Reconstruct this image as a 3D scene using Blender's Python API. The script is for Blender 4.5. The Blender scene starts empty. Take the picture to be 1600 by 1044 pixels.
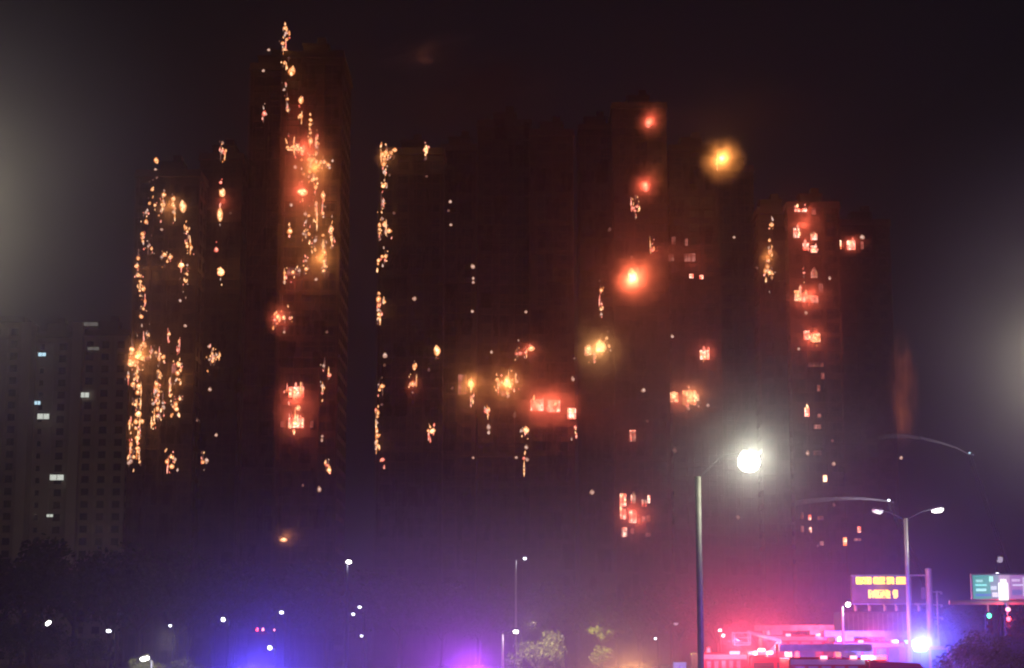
import bpy, math, random
from mathutils import Vector, noise
R = random.Random(7)
C = bpy.context.scene.collection
sc = bpy.context.scene

# ------------------------------------------------------------------ camera
F = 2937.0; CX, CY = 800.0, 522.0; PITCH = math.atan((1020 - 522) / F); EYE = 2.5
cam = bpy.data.cameras.new('camera'); co = bpy.data.objects.new('camera', cam); C.objects.link(co)
cam.sensor_width = 36; cam.lens = 36 * F / 1600; cam.clip_end = 3000; cam.clip_start = 0.1
co.location = (0, 0, EYE); co.rotation_euler = (math.pi / 2 + PITCH, 0, 0)
sc.camera = co
# ------------------------------------------------------------------ world: a smoky city night
w = bpy.data.worlds.new('World'); sc.world = w; w.use_nodes = True
nt = w.node_tree; nt.nodes.clear()
out = nt.nodes.new('ShaderNodeOutputWorld'); bg = nt.nodes.new('ShaderNodeBackground')
bg.inputs['Color'].default_value = (0.42, 0.41, 0.75, 1); bg.inputs['Strength'].default_value = 0.0058
nt.links.new(bg.outputs[0], out.inputs[0])
sc.view_settings.view_transform = 'Standard'; sc.view_settings.look = 'None'
sc.view_settings.exposure = 0; sc.view_settings.gamma = 1
sc.render.engine = 'CYCLES'
cy = sc.cycles
cy.filter_width = 2.1; cy.max_bounces = 4; cy.diffuse_bounces = 2; cy.glossy_bounces = 2; cy.transparent_max_bounces = 24
cy.volume_bounces = 0; cy.transmission_bounces = 2; cy.use_denoising = True
cy.sample_clamp_indirect = 3; cy.use_light_tree = True; cy.caustics_reflective = False; cy.caustics_refractive = False
try: cy.volume_step_rate = 3.0; cy.volume_max_steps = 64; cy.use_adaptive_sampling = True; cy.adaptive_threshold = .04; cy.adaptive_min_samples = 20
except Exception: pass

# ------------------------------------------------------------------ helpers
cp, sp = math.cos(PITCH), math.sin(PITCH)
def at(px, py, Y):
    """the point of the world plane y=Y that stands at that place of the photograph"""
    r, u = (px - CX) / F, (CY - py) / F
    dy = cp - u * sp; dz = sp + u * cp
    t = Y / dy
    return Vector((r * t, Y, EYE + dz * t))
def mpp(Y): return Y / F * 1.0                  # metres per photo pixel

class MB:
    def __init__(s): s.v = []; s.f = []; s.m = []
    def quad(s, a, b, c, d, m=0):
        n = len(s.v); s.v += [a, b, c, d]; s.f.append((n, n + 1, n + 2, n + 3)); s.m.append(m)
    def box(s, x0, x1, y0, y1, z0, z1, m=0):
        n = len(s.v)
        s.v += [(x0,y0,z0),(x1,y0,z0),(x1,y1,z0),(x0,y1,z0),(x0,y0,z1),(x1,y0,z1),(x1,y1,z1),(x0,y1,z1)]
        for f in ((0,3,2,1),(4,5,6,7),(0,1,5,4),(1,2,6,5),(2,3,7,6),(3,0,4,7)):
            s.f.append(tuple(n + i for i in f)); s.m.append(m)
        return s
    def tube(s, p, q, r0, r1=None, n=8, m=0, cap=True):
        r1 = r0 if r1 is None else r1
        p, q = Vector(p), Vector(q); d = (q - p)
        if d.length < 1e-6: return s
        d.normalize(); a = d.orthogonal().normalized(); b = d.cross(a)
        k = len(s.v)
        for c, r in ((p, r0), (q, r1)):
            for i in range(n):
                t = 2 * math.pi * i / n
                s.v.append(tuple(c + a * math.cos(t) * r + b * math.sin(t) * r))
        for i in range(n):
            j = (i + 1) % n; s.f.append((k + i, k + j, k + n + j, k + n + i)); s.m.append(m)
        if cap:
            s.f.append(tuple(k + i for i in reversed(range(n)))); s.m.append(m)
            s.f.append(tuple(k + n + i for i in range(n))); s.m.append(m)
        return s
    def lathe(s, prof, n=12, axis='z', o=(0,0,0), m=0):
        k = len(s.v)
        for h, r in prof:
            for i in range(n):
                t = 2 * math.pi * i / n; a, b = r * math.cos(t), r * math.sin(t)
                s.v.append((o[0]+a, o[1]+b, o[2]+h) if axis == 'z' else (o[0]+a, o[1]+h, o[2]+b) if axis == 'y' else (o[0]+h, o[1]+a, o[2]+b))
        for j in range(len(prof) - 1):
            for i in range(n):
                i2 = (i + 1) % n; s.f.append((k+j*n+i, k+j*n+i2, k+(j+1)*n+i2, k+(j+1)*n+i)); s.m.append(m)
        return s
    def mesh(s, name, mats):
        me = bpy.data.meshes.new(name); me.from_pydata([tuple(v) for v in s.v], [], s.f)
        for m in (mats if isinstance(mats, (list, tuple)) else [mats]): me.materials.append(m)
        me.polygons.foreach_set('material_index', s.m); me.update(); return me
    def build(s, name, mats, parent=None, loc=None, smooth=False, bevel=0):
        me = s.mesh(name, mats); return ob(name, me, parent, loc, smooth, bevel)
def ob(name, me, parent=None, loc=None, smooth=False, bevel=0):
    o = bpy.data.objects.new(name, me); C.objects.link(o)
    if loc is not None: o.location = loc
    if parent: o.parent = parent
    if smooth:
        for p in me.polygons: p.use_smooth = True
    if bevel:
        b = o.modifiers.new('bevel', 'BEVEL'); b.width = bevel; b.segments = 2; b.limit_method = 'ANGLE'
    return o
def tag(o, label=None, cat=None, group=None, kind=None):
    if label: o['label'] = label
    if cat: o['category'] = cat
    if group: o['group'] = group
    if kind: o['kind'] = kind
    return o
def thing(name, label, cat, loc=(0,0,0), rz=0, group=None):
    o = bpy.data.objects.new(name, None); C.objects.link(o); o.location = loc; o.rotation_euler = (0,0,rz)
    o.empty_display_size = .5
    return tag(o, label, cat, group)
def copy_tree(o, parent=None):
    c = o.copy(); C.objects.link(c); c.parent = parent
    for ch in list(o.children): copy_tree(ch, c)
    return c

def mat(name, col, rough=.7, metal=0, nscale=3.0, namt=.25, bump=0.0, emit=None, estr=0, spec=.5):
    m = bpy.data.materials.new(name); m.use_nodes = True; t = m.node_tree; b = t.nodes['Principled BSDF']
    b.inputs['Roughness'].default_value = rough; b.inputs['Metallic'].default_value = metal
    b.inputs['Specular IOR Level'].default_value = spec
    tc = t.nodes.new('ShaderNodeTexCoord'); n = t.nodes.new('ShaderNodeTexNoise')
    n.inputs['Scale'].default_value = nscale; n.inputs['Detail'].default_value = 5
    t.links.new(tc.outputs['Object'], n.inputs['Vector'])
    r = t.nodes.new('ShaderNodeValToRGB')
    r.color_ramp.elements[0].position = .3; r.color_ramp.elements[1].position = .7
    r.color_ramp.elements[0].color = tuple(c * (1 - namt) for c in col) + (1,)
    r.color_ramp.elements[1].color = tuple(min(1, c * (1 + namt)) for c in col) + (1,)
    t.links.new(n.outputs['Fac'], r.inputs[0]); t.links.new(r.outputs[0], b.inputs['Base Color'])
    if bump:
        bp = t.nodes.new('ShaderNodeBump'); bp.inputs['Strength'].default_value = bump; bp.inputs['Distance'].default_value = .02
        t.links.new(n.outputs['Fac'], bp.inputs['Height']); t.links.new(bp.outputs[0], b.inputs['Normal'])
    if emit:
        b.inputs['Emission Color'].default_value = tuple(emit) + (1,); b.inputs['Emission Strength'].default_value = estr
        m.cycles.emission_sampling = 'NONE'
    return m
def flame_mat(name, rim, mid, core, s_rim, s_core, power=1.4):
    """a flame as a soft body: dense and hot in the middle, thin and red at the rim"""
    m = bpy.data.materials.new(name); m.use_nodes = True; t = m.node_tree; t.nodes.clear()
    L = t.links.new
    o = t.nodes.new('ShaderNodeOutputMaterial'); mx = t.nodes.new('ShaderNodeMixShader')
    tr = t.nodes.new('ShaderNodeBsdfTransparent'); em = t.nodes.new('ShaderNodeEmission')
    lw = t.nodes.new('ShaderNodeLayerWeight'); lw.inputs[0].default_value = .5
    inv = t.nodes.new('ShaderNodeMath'); inv.operation = 'SUBTRACT'; inv.inputs[0].default_value = 1
    L(lw.outputs['Facing'], inv.inputs[1])
    pw = t.nodes.new('ShaderNodeMath'); pw.operation = 'POWER'; pw.inputs[1].default_value = power; pw.use_clamp = True
    L(inv.outputs[0], pw.inputs[0])
    tc = t.nodes.new('ShaderNodeTexCoord'); n = t.nodes.new('ShaderNodeTexNoise'); n.inputs['Scale'].default_value = 1.6
    L(tc.outputs['Object'], n.inputs['Vector'])
    n2 = t.nodes.new('ShaderNodeMapRange'); n2.inputs[1].default_value = .3; n2.inputs[2].default_value = .62; n2.inputs[3].default_value = .45
    L(n.outputs['Fac'], n2.inputs[0])
    al = t.nodes.new('ShaderNodeMath'); al.operation = 'MULTIPLY'; al.use_clamp = True
    L(pw.outputs[0], al.inputs[0]); L(n2.outputs[0], al.inputs[1])
    r = t.nodes.new('ShaderNodeValToRGB'); e = r.color_ramp.elements
    e[0].position = 0; e[0].color = rim + (1,); e[1].position = .95; e[1].color = core + (1,)
    k = e.new(.5); k.color = mid + (1,)
    L(al.outputs[0], r.inputs[0]); L(r.outputs[0], em.inputs[0])
    st = t.nodes.new('ShaderNodeMapRange'); st.inputs[3].default_value = s_rim; st.inputs[4].default_value = s_core
    L(al.outputs[0], st.inputs[0]); L(st.outputs[0], em.inputs[1])
    L(al.outputs[0], mx.inputs[0]); L(tr.outputs[0], mx.inputs[1]); L(em.outputs[0], mx.inputs[2]); L(mx.outputs[0], o.inputs[0])
    m.cycles.emission_sampling = 'NONE'
    return m
def fire_window_mat(name, cols, strength, scale):
    """flames seen in the opening of a burning room"""
    m = bpy.data.materials.new(name); m.use_nodes = True; t = m.node_tree; t.nodes.clear(); L = t.links.new
    o = t.nodes.new('ShaderNodeOutputMaterial'); em = t.nodes.new('ShaderNodeEmission')
    g = t.nodes.new('ShaderNodeNewGeometry'); n = t.nodes.new('ShaderNodeTexNoise'); n.inputs['Scale'].default_value = scale; n.inputs['Detail'].default_value = 3
    L(g.outputs['Position'], n.inputs['Vector'])
    r = t.nodes.new('ShaderNodeValToRGB'); e = r.color_ramp.elements
    e[0].position = .33; e[0].color = cols[0] + (1,); e[1].position = .62; e[1].color = cols[2] + (1,); k = e.new(.46); k.color = cols[1] + (1,)
    L(n.outputs['Fac'], r.inputs[0]); L(r.outputs[0], em.inputs[0]); em.inputs[1].default_value = strength
    L(em.outputs[0], o.inputs[0]); m.cycles.emission_sampling = 'NONE'
    return m
def lamp(name, loc, col, watts, radius=.3, parent=None, spot=None):
    l = bpy.data.lights.new(name, 'POINT'); l.color = col; l.energy = watts; l.shadow_soft_size = radius
    o = bpy.data.objects.new(name, l); C.objects.link(o); o.location = loc
    if parent: o.parent = parent
    return o
GLOW = 1.0

M = dict(
 asphalt=mat('asphalt', (.05,.05,.052), .85, nscale=4, bump=.4), ground=mat('ground', (.06,.055,.045), .95, nscale=.6, namt=.5),
 paving=mat('paving', (.22,.21,.2), .8, nscale=2), kerb=mat('kerb_stone', (.3,.3,.29), .8), paint=mat('road_paint', (.7,.7,.68), .7),
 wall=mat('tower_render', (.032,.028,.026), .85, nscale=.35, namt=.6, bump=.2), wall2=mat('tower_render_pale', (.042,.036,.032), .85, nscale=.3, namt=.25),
 wall3=mat('estate_render', (.42,.36,.30), .85, nscale=.2, namt=.15), char=mat('charred_concrete', (.05,.042,.04), .9, nscale=.5, namt=.6),
 roof=mat('roof_concrete', (.05,.047,.045), .9), glass=mat('dark_glass', (.02,.022,.026), .45, spec=.2), frame=mat('window_aluminium', (.04,.04,.042), .45, .6),
 bamboo=mat('bamboo', (.07,.05,.03), .8, nscale=8), steel=mat('galvanised_steel', (.42,.43,.44), .4, .7, nscale=6, namt=.12),
 pole=mat('painted_lamp_post', (.40,.40,.37), .45, .3, nscale=5, namt=.1), dark=mat('black_metal', (.02,.02,.024), .8, 0, spec=.15),
 red=mat('fire_engine_red', (.55,.02,.02), .3, 0, nscale=2, namt=.12), white=mat('white_vehicle_paint', (.6,.6,.6), .35, nscale=2, namt=.06),
 silver=mat('brushed_aluminium', (.4,.4,.42), .4, .7), rubber=mat('tyre_rubber', (.02,.02,.02), .85), yellow=mat('reflective_yellow', (.7,.6,.05), .5),
 bark=mat('bark', (.09,.07,.05), .9, nscale=6), blue=mat('blue_vehicle_paint', (.03,.06,.3), .35),
 signgrey=mat('sign_cabinet', (.13,.12,.14), .5, .3), 
)
def leafmat(name, a, b):
    m = mat(name, a, .6, nscale=1.2, namt=.0); t = m.node_tree; r = [n for n in t.nodes if n.type == 'VALTORGB'][0]
    r.color_ramp.elements[0].color = a + (1,); r.color_ramp.elements[1].color = b + (1,); return m
M['leaf'] = leafmat('dark_leaves', (.03,.055,.02), (.06,.10,.03)); M['leaf2'] = leafmat('yellow_green_leaves', (.08,.10,.03), (.16,.17,.05))
def emitmat(name, col, s):
    return mat(name, (.1,.1,.1), .5, emit=col, estr=s, namt=0)
E = dict(lampwhite=emitmat('lamp_lens_white', (1,.97,.85), 14), lampcool=emitmat('lamp_lens_cool', (.85,.87,1), 6), lampdim=emitmat('lamp_lens_dim', (.8,.7,.9), .5),
 red=emitmat('beacon_red', (1,.05,.08), 9), blue=emitmat('beacon_blue', (.05,.22,1), 14), cyan=emitmat('beacon_cyan_white', (.35,.75,1), 8), pink=emitmat('tail_light', (1,.25,.35), 5),
 amber=emitmat('led_amber', (1,.50,.05), 3.4), ambery=emitmat('led_yellow', (1,.85,.05), 2.5), green=emitmat('signal_green', (.1,1,.6), 5),
 roomcool=emitmat('lit_room_cool', (.55,.85,1), 1.1), roomwhite=emitmat('lit_room_white', (.8,.85,.75), .75), roomdim=emitmat('lit_room_dim', (.5,.48,.42), .22),
 amberlamp=emitmat('beacon_amber', (1,.5,.08), 9))
FL = dict(o=flame_mat('flame_orange', (.9,.10,.01), (1,.30,.07), (1,.70,.38), .35, 2.3, 1.1),
 r=flame_mat('flame_red', (.8,.03,.02), (1,.15,.09), (1,.52,.38), .35, 2.2, 1.1),
 w=flame_mat('flame_pale', (.7,.22,.10), (.9,.42,.28), (1,.78,.66), .2, 1.15, 1.3),
 d=flame_mat('flame_dim', (.4,.08,.05), (.5,.17,.11), (.7,.35,.28), .1, .42),
 h=flame_mat('flame_bright', (1,.13,.03), (1,.40,.13), (1,.78,.46), .6, 3.4, 1.))
FW = dict(r=fire_window_mat('burning_room_red', ((.55,.03,.02),(1,.20,.12),(1,.60,.46)), 3.2, .9),
 o=fire_window_mat('burning_room_orange', ((.6,.10,.02),(1,.33,.13),(1,.72,.46)), 3.4, .9),
 d=fire_window_mat('burning_room_dim', ((.10,.02,.02),(.35,.08,.06),(.7,.25,.2)), .8, .8))

# ------------------------------------------------------------------ the setting: ground, roads
def sheet(name, x0, x1, y0, y1, z, m):
    b = MB(); b.quad((x0,y0,z),(x1,y0,z),(x1,y1,z),(x0,y1,z)); o = b.build(name, m); return tag(o, kind='structure')
sheet('ground', -600, 600, -60, 800, 0, M['ground'])
sheet('road', -120, 120, -20, 128, .004, M['asphalt'])
b = MB(); b.box(-120, 120, 128, 128.25, 0, .13); tag(b.build('kerb', M['kerb']), kind='structure')
sheet('pavement', -120, 120, 128.25, 134, .13, M['paving'])
b = MB()
for x in range(-100, 100, 6):
    for y in (84, 96): b.quad((x, y, .008), (x+3, y, .008), (x+3, y+.12, .008), (x, y+.12, .008))
o = b.build('road_marking', M['paint']); tag(o, kind='structure')

# ------------------------------------------------------------------ towers
def win_mesh(wd, ht, lit=None):
    b = MB(); t = .06; W, H = wd/2, ht/2
    b.box(-W, W, -.02, .06, -H, -H+t, 0); b.box(-W, W, -.02, .06, H-t, H, 0)
    b.box(-W, -W+t, -.022, .058, -H+t, H-t, 0); b.box(W-t, W, -.022, .058, -H+t, H-t, 0)
    b.box(-.03, .03, -.018, .055, -H+t, H-t, 0); b.box(-W+t, -.03, -.016, .05, H*.35, H*.35+.05, 0)
    b.quad((-W+t,.03,-H+t),(W-t,.03,-H+t),(W-t,.03,H-t),(-W+t,.03,H-t),1)
    b.box(-W-.1, W+.1, -.18, .02, -H-.12, -H-.002, 2)
    return b.mesh('window', [M['frame'], lit or M['glass'], M['roof']])
WM = {'dark': win_mesh(1.7, 1.5), 'small': win_mesh(.9, 1.1)}
def ac_mesh():
    b = MB(); b.box(-.4,.4,-.35,.1,-.28,.28,0); b.lathe([(-.352,.2),(-.352,.02)],10,'y',m=1); return b.mesh('air_conditioner',[M['frame'],M['dark']])
ACM = ac_mesh()
BW = []
def burn_window(parent, px, py, w, h, Y, k='r', label=None):
    """a bay window whose room burns: frame with mullions, some broken, flames behind"""
    s = mpp(Y); W, H = max(.5, w*s)/2, max(.5, h*s)/2; p = at(px, py, Y); b = MB(); t = .09
    b.box(-W-.1, W+.1, 0, .6, H, H+.14, 0); b.box(-W-.1, W+.1, 0, .6, -H-.14, -H, 0)
    b.box(-W-.1, -W, .002, .6, -H, H, 0); b.box(W, W+.1, .002, .6, -H, H, 0)
    n = max(1, round(W*2/.75))
    for i in range(1, n):
        x = -W + 2*W*i/n + R.uniform(-.06,.06)
        zt = H if R.random() < .7 else R.uniform(-H*.2, H*.6)
        b.box(x-.04, x+.04, .05, .11, -H, zt, 0)
    if n > 1 and R.random() < .8:
        z = R.uniform(-.1, .45)*H; x1 = R.choice([W, 0]); b.box(-W, x1, .052, .108, z-.035, z+.035, 0)
    b.quad((-W,.35,-H),(W,.35,-H),(W,.35,H),(-W,.35,H),1)
    o = b.build('window', [M['char'], FW[k]], parent, p)
    o['label'] = label or 'burning window'
    if k != 'd' and w*h > 90: BW.append((px, py, w, h, Y, k))
    # flame tongues in the opening
    return o
def tower(name, label, wings, Y0, wallm, floor_h=2.85, px_ref=700, group=None, lits=(), skips=(), keep=300, cols_m=3.0, lit_kinds=None):
    """wings: (pixel left, pixel right, top pixel, depth offset, depth)"""
    base_x = at((wings[0][0]+wings[-1][1])/2, px_ref, Y0).x
    t = thing(name, label, 'tower', (base_x, Y0, 0), 0, group)
    inv = Vector((-base_x, -Y0, 0))
    cnt = 0; fwx = []; wins = []
    for (pl, pr, top, off, dep) in wings:
        Y = Y0 + off; x0 = at(pl, px_ref, Y).x; x1 = at(pr, px_ref, Y).x; H = at((pl+pr)/2, top, Y).z
        nf = max(2, int((H-1.2)/floor_h)); H = nf*floor_h+1.2
        b = MB(); lx0, lx1, ly = x0-base_x, x1-base_x, off
        b.box(lx0+.25, lx1-.25, ly+.25, ly+dep, 0, H, 0)
        for f in range(nf+1):     # spandrels
            z = f*floor_h; b.box(lx0, lx1, ly, ly+.25, z-.02 if f else 0, z+.95, 0)
            b.box(lx1-.25, lx1, ly+.25, ly+dep-.01, z, z+.95, 0); b.box(lx0, lx0+.25, ly+.25, ly+dep-.01, z, z+.95, 0)
        n = max(1, int((x1-x0)/cols_m)); pit = (x1-x0)/n
        for i in range(n+1):
            x = lx0+i*pit; wd = .55 if i in (0, n) else .42
            b.box(max(lx0-.003, x-wd), min(lx1+.003, x+wd), ly-.08, ly+.25, 0, H+.004, 0)
        nd = max(1, int(dep/3.4))
        for i in range(nd+1):
            y = ly+.25+i*(dep-.3)/nd
            b.box(lx1-.25, lx1+.06, max(ly+.26, y-.4), min(ly+dep-.02, y+.4), 0, H+.003, 0)
            b.box(lx0-.06, lx0+.25, max(ly+.26, y-.4), min(ly+dep-.02, y+.4), 0, H+.003, 0)
        b.build('wall', wallm, t)
        # roof: slab, parapet, tank room, mast
        r = MB(); r.box(lx0-.35, lx1+.35, ly-.35, ly+dep+.3, H+.01, H+.35, 0)
        for (a,bb,c,d) in ((lx0-.2,lx1+.2,ly-.2,ly),(lx0-.2,lx1+.2,ly+dep-.1,ly+dep+.1),(lx0-.2,lx0,ly+.01,ly+dep-.11),(lx1,lx1+.2,ly+.01,ly+dep-.11)):
            r.box(a,bb,c,d,H+.352,H+1.4,0)
        ro = r.build('roof', M['roof'], t)
        tk = MB(); cxm = (lx0+lx1)/2; tk.box(cxm-2.2, cxm+2.2, ly+3, ly+7, H+.352, H+3.6); tk.box(cxm-2.5, cxm+2.5, ly+2.8, ly+7.2, H+3.602, H+3.85)
        tk.box(cxm+.2,cxm+1.8,ly+3.6,ly+6,H+3.852,H+5.2)
        tk.build('tank_room', M['roof'], ro)
        for f in range(nf):
            for i in range(n):
                cxp = x0+(i+.5)*pit; cz = f*floor_h+1.9
                wins.append((cxp, Y+.2, cz, n, 0))
            for i in range(nd):
                y = Y+.25+(i+.5)*(dep-.3)/nd
                if x1 < 0 : wins.append((x1-.2, y, f*floor_h+1.9, n, 1))
                elif x0 > 0: wins.append((x0+.2, y, f*floor_h+1.9, n, -1))
    # windows: the ones that face the street first, others joined
    placed = 0; rest = MB(); lit_pts = [(at(q[0], q[1], Y0), q) for q in lits]
    wins.sort(key=lambda q: (q[4] != 0, -q[2]))
    for (x, y, z, n, side) in wins:
        if side == 0 and any(abs(p.x-x) < 1.0+q[2]*mpp(Y0)/2 and abs(p.z-z) < 1.4 for p, q in lit_pts): continue
        if placed < keep and not (side and placed > keep*.8):
            o = ob('window', WM['dark' if (int(x*3)+1) % 4 else 'small'], t, (x-base_x, y-Y0, z))
            if side: o.rotation_euler = (0,0,math.pi/2*side)
            placed += 1
        else:
            a, c = x-base_x, y-Y0
            if side: rest.box(a-.03, a+.03, c-.8, c+.8, z-.7, z+.7, 0)
            else: rest.box(a-.8, a+.8, c-.03, c+.03, z-.7, z+.7, 0)
    if rest.v: tag(rest.build('window', M['glass'], t), kind='stuff')
    return t, base_x, Y0
TW = {}
def fire_tower(key, label, wings, Y0, wallm, lits):
    t, bx_, Y = tower('residential_tower', label, wings, Y0, wallm, lits=lits)
    TW[key] = (t, wings, Y0)
    for q in lits:
        off = next((w[3] for w in wings if w[0]-3 <= q[0] <= w[1]+3), 0)
        o = burn_window(t, q[0], q[1], q[2], q[3], Y0+off-.55, q[4]); o.location = o.location - Vector((bx_, Y0, 0))
# crops of the photograph: (x0, y0, scale)
def cv(crop, pts):
    x0, y0, s = crop
    return [(x0+p[0]/s, y0+p[1]/s) + tuple(p[2:]) for p in pts]
CA=(180,0,2.6105); CB=(180,380,2.087); CH=(190,480,4.013); CCc=(560,180,3.4806); CD=(560,460,3.4806); CE=(900,130,2.983); CF=(890,430,2.4286); CG=(1160,280,2.0893); CI=(1240,740,3.4333); CJ=(0,470,2.7458)
def wv(crop, pts): return [(x, y, w/crop[2], h/crop[2], k) for x, y, w, h, k in cv(crop, pts)]

lit_T2 = wv(CB, [(590,485,50,34,'r'),(590,585,50,34,'r'),(640,590,10,22,'d'),(545,590,12,20,'d'),(580,92,44,26,'d'),(596,538,20,14,'d')]) + wv(CA, [(735,606,60,16,'o')])
lit_T4 = wv(CD, [(972,603,70,62,'r'),(1063,606,68,66,'r'),(1160,648,46,60,'r'),(565,490,44,110,'d'),(800,540,50,30,'d'),(878,322,60,20,'d'),(395,695,36,34,'d')])
lit_T5 = wv(CF, [(239,608,24,44,'r'),(203,853,24,48,'r'),(242,850,18,34,'r'),(283,865,18,26,'r'),(301,850,10,30,'r'),(203,907,22,38,'r'),(240,916,28,48,'r'),(283,925,14,20,'d'),(300,922,14,20,'d'),(208,975,20,36,'r'),(238,970,14,20,'d'),(298,985,20,14,'d'),(118,272,30,36,'o'),(70,285,26,40,'o')])
lit_T6 = wv(CF, [(513,302,36,40,'r'),(395,463,34,36,'o'),(455,465,52,56,'o'),(485,465,16,26,'o')]) + wv(CE, [(440,812,34,34,'d'),(530,812,54,40,'d'),(455,733,20,36,'d'),(515,740,14,34,'d'),(538,898,20,22,'r'),(585,903,18,20,'r')])
lit_T7 = wv(CG, [(180,96,20,22,'r'),(202,96,18,22,'r'),(234,104,14,24,'d'),(177,175,20,36,'r'),(234,188,22,22,'r'),(208,220,22,26,'r'),(234,228,22,24,'r'),(235,311,22,22,'r'),(257,355,14,30,'d'),(182,380,24,36,'o'),(205,386,16,30,'r'),(236,392,26,24,'r'),(210,509,20,30,'r'),(240,517,30,30,'o'),(262,642,12,22,'d'),(250,682,10,20,'d'),(211,760,16,30,'r'),(246,808,26,14,'d'),(246,893,26,14,'d'),(240,605,50,14,'d'),(270,977,14,22,'o'),(252,772,12,12,'d')]) + \
  wv(CI, [(46,225,16,36,'d'),(87,235,16,28,'r'),(145,238,34,20,'d'),(48,298,16,32,'d'),(90,303,16,30,'r'),(152,375,20,22,'d'),(277,365,22,44,'o')])
lit_T8 = wv(CG, [(315,213,18,30,'o'),(355,215,28,32,'r'),(391,215,10,26,'d')]) + wv(CI, [(353,300,18,32,'r'),(345,354,36,12,'d')])
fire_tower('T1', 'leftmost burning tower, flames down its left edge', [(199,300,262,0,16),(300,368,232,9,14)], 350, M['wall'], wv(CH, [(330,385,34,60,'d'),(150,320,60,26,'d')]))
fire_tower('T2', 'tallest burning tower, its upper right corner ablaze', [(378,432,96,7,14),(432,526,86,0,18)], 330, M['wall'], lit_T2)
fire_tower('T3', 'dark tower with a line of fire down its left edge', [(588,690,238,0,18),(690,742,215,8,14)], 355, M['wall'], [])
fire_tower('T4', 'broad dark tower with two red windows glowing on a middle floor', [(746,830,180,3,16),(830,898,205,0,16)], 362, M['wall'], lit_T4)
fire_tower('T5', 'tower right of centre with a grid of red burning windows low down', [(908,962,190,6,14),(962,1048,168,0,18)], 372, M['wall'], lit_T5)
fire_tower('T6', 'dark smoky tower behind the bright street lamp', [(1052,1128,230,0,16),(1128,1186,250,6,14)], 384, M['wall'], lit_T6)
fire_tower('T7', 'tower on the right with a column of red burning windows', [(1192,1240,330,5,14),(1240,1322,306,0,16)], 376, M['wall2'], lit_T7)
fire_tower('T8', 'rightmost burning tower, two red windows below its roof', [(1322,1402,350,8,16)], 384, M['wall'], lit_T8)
# the estate block on the left, not burning
t, bx0, Yb = tower('apartment_block', 'unlit beige apartment block at the left with a few white windows', [(-130,28,498,0,14),(44,108,512,4,12),(122,196,506,1,14)], 430, M['wall3'], lits=wv(CJ, [(180,230,36,18,'c'),(362,404,40,24,'c')]), cols_m=3.4)
for x,y,w_,h_,k in wv(CJ, [(180,230,34,16,'c'),(362,404,40,22,'w'),(160,438,26,16,'c'),(185,496,52,24,'w'),(243,758,60,24,'w'),(72,757,16,24,'w'),(213,922,28,12,'w'),(400,205,50,14,'d'),(380,100,80,16,'d')]):
    W, H = w_*mpp(Yb)/2, h_*mpp(Yb)/2; p = at(x, y, Yb-.35); q = MB()
    q.box(-W-.1,W+.1,0,.6,H,H+.12,0); q.box(-W-.1,W+.1,0,.6,-H-.12,-H,0); q.box(-W-.1,-W,0.002,.6,-H,H,0); q.box(W,W+.1,.002,.6,-H,H,0)
    for i in range(1, max(2, round(W))): q.box(-W+2*W*i/max(2,round(W))-.05, -W+2*W*i/max(2,round(W))+.05, .1, .16, -H, H, 0)
    q.quad((-W,.3,-H),(W,.3,-H),(W,.3,H),(-W,.3,H),1)
    o = q.build('window', [M['frame'], E[{'c':'roomcool','w':'roomwhite','d':'roomdim'}[k]]], t, p-Vector((bx0,Yb,0))); o['label'] = 'lit window'
lamp('block_fill_light', at(60, 800, Yb-45), (1,.85,.65), 900, .5); lamp('block_fill_light', at(150, 830, Yb-45), (1,.85,.65), 700, .5)  # fill lamps without fixtures, added to brighten the block's facade
# vertical end walls between its wings
q = MB()
for pl in (28, 108):
    x = at(pl, 700, Yb).x-bx0; q.box(x+.02, x+2.3, -1.2, 4, 0, at(60,505,Yb).z)
q.build('pier', mat('pale_pier',(.52,.46,.40),.8,nscale=.2,namt=.1), t)

# scaffolding round the burning towers
netm = bpy.data.materials.new('scaffold_netting'); netm.use_nodes = True; tt = netm.node_tree; tt.nodes.clear()
o_ = tt.nodes.new('ShaderNodeOutputMaterial'); mx = tt.nodes.new('ShaderNodeMixShader'); tr = tt.nodes.new('ShaderNodeBsdfTransparent')
ms = tt.nodes.new('ShaderNodeMixShader'); df = tt.nodes.new('ShaderNodeBsdfDiffuse'); tl = tt.nodes.new('ShaderNodeBsdfTranslucent')
for d_ in (df, tl): d_.inputs[0].default_value = (.05,.04,.03,1)
g = tt.nodes.new('ShaderNodeNewGeometry'); nn = tt.nodes.new('ShaderNodeTexNoise'); nn.inputs['Scale'].default_value = .5; nn.inputs['Detail'].default_value = 6
mp = tt.nodes.new('ShaderNodeMapping'); mp.inputs['Scale'].default_value = (1.6,1,.35)
mr = tt.nodes.new('ShaderNodeMapRange'); mr.inputs[1].default_value = .42; mr.inputs[2].default_value = .56; mr.inputs[4].default_value = .75
tt.links.new(g.outputs['Position'], mp.inputs[0]); tt.links.new(mp.outputs[0], nn.inputs['Vector']); tt.links.new(nn.outputs['Fac'], mr.inputs[0]); tt.links.new(mr.outputs[0], mx.inputs[0])
tt.links.new(df.outputs[0], ms.inputs[1]); tt.links.new(tl.outputs[0], ms.inputs[2]); tt.links.new(tr.outputs[0], mx.inputs[1]); tt.links.new(ms.outputs[0], mx.inputs[2]); tt.links.new(mx.outputs[0], o_.inputs[0])
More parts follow.
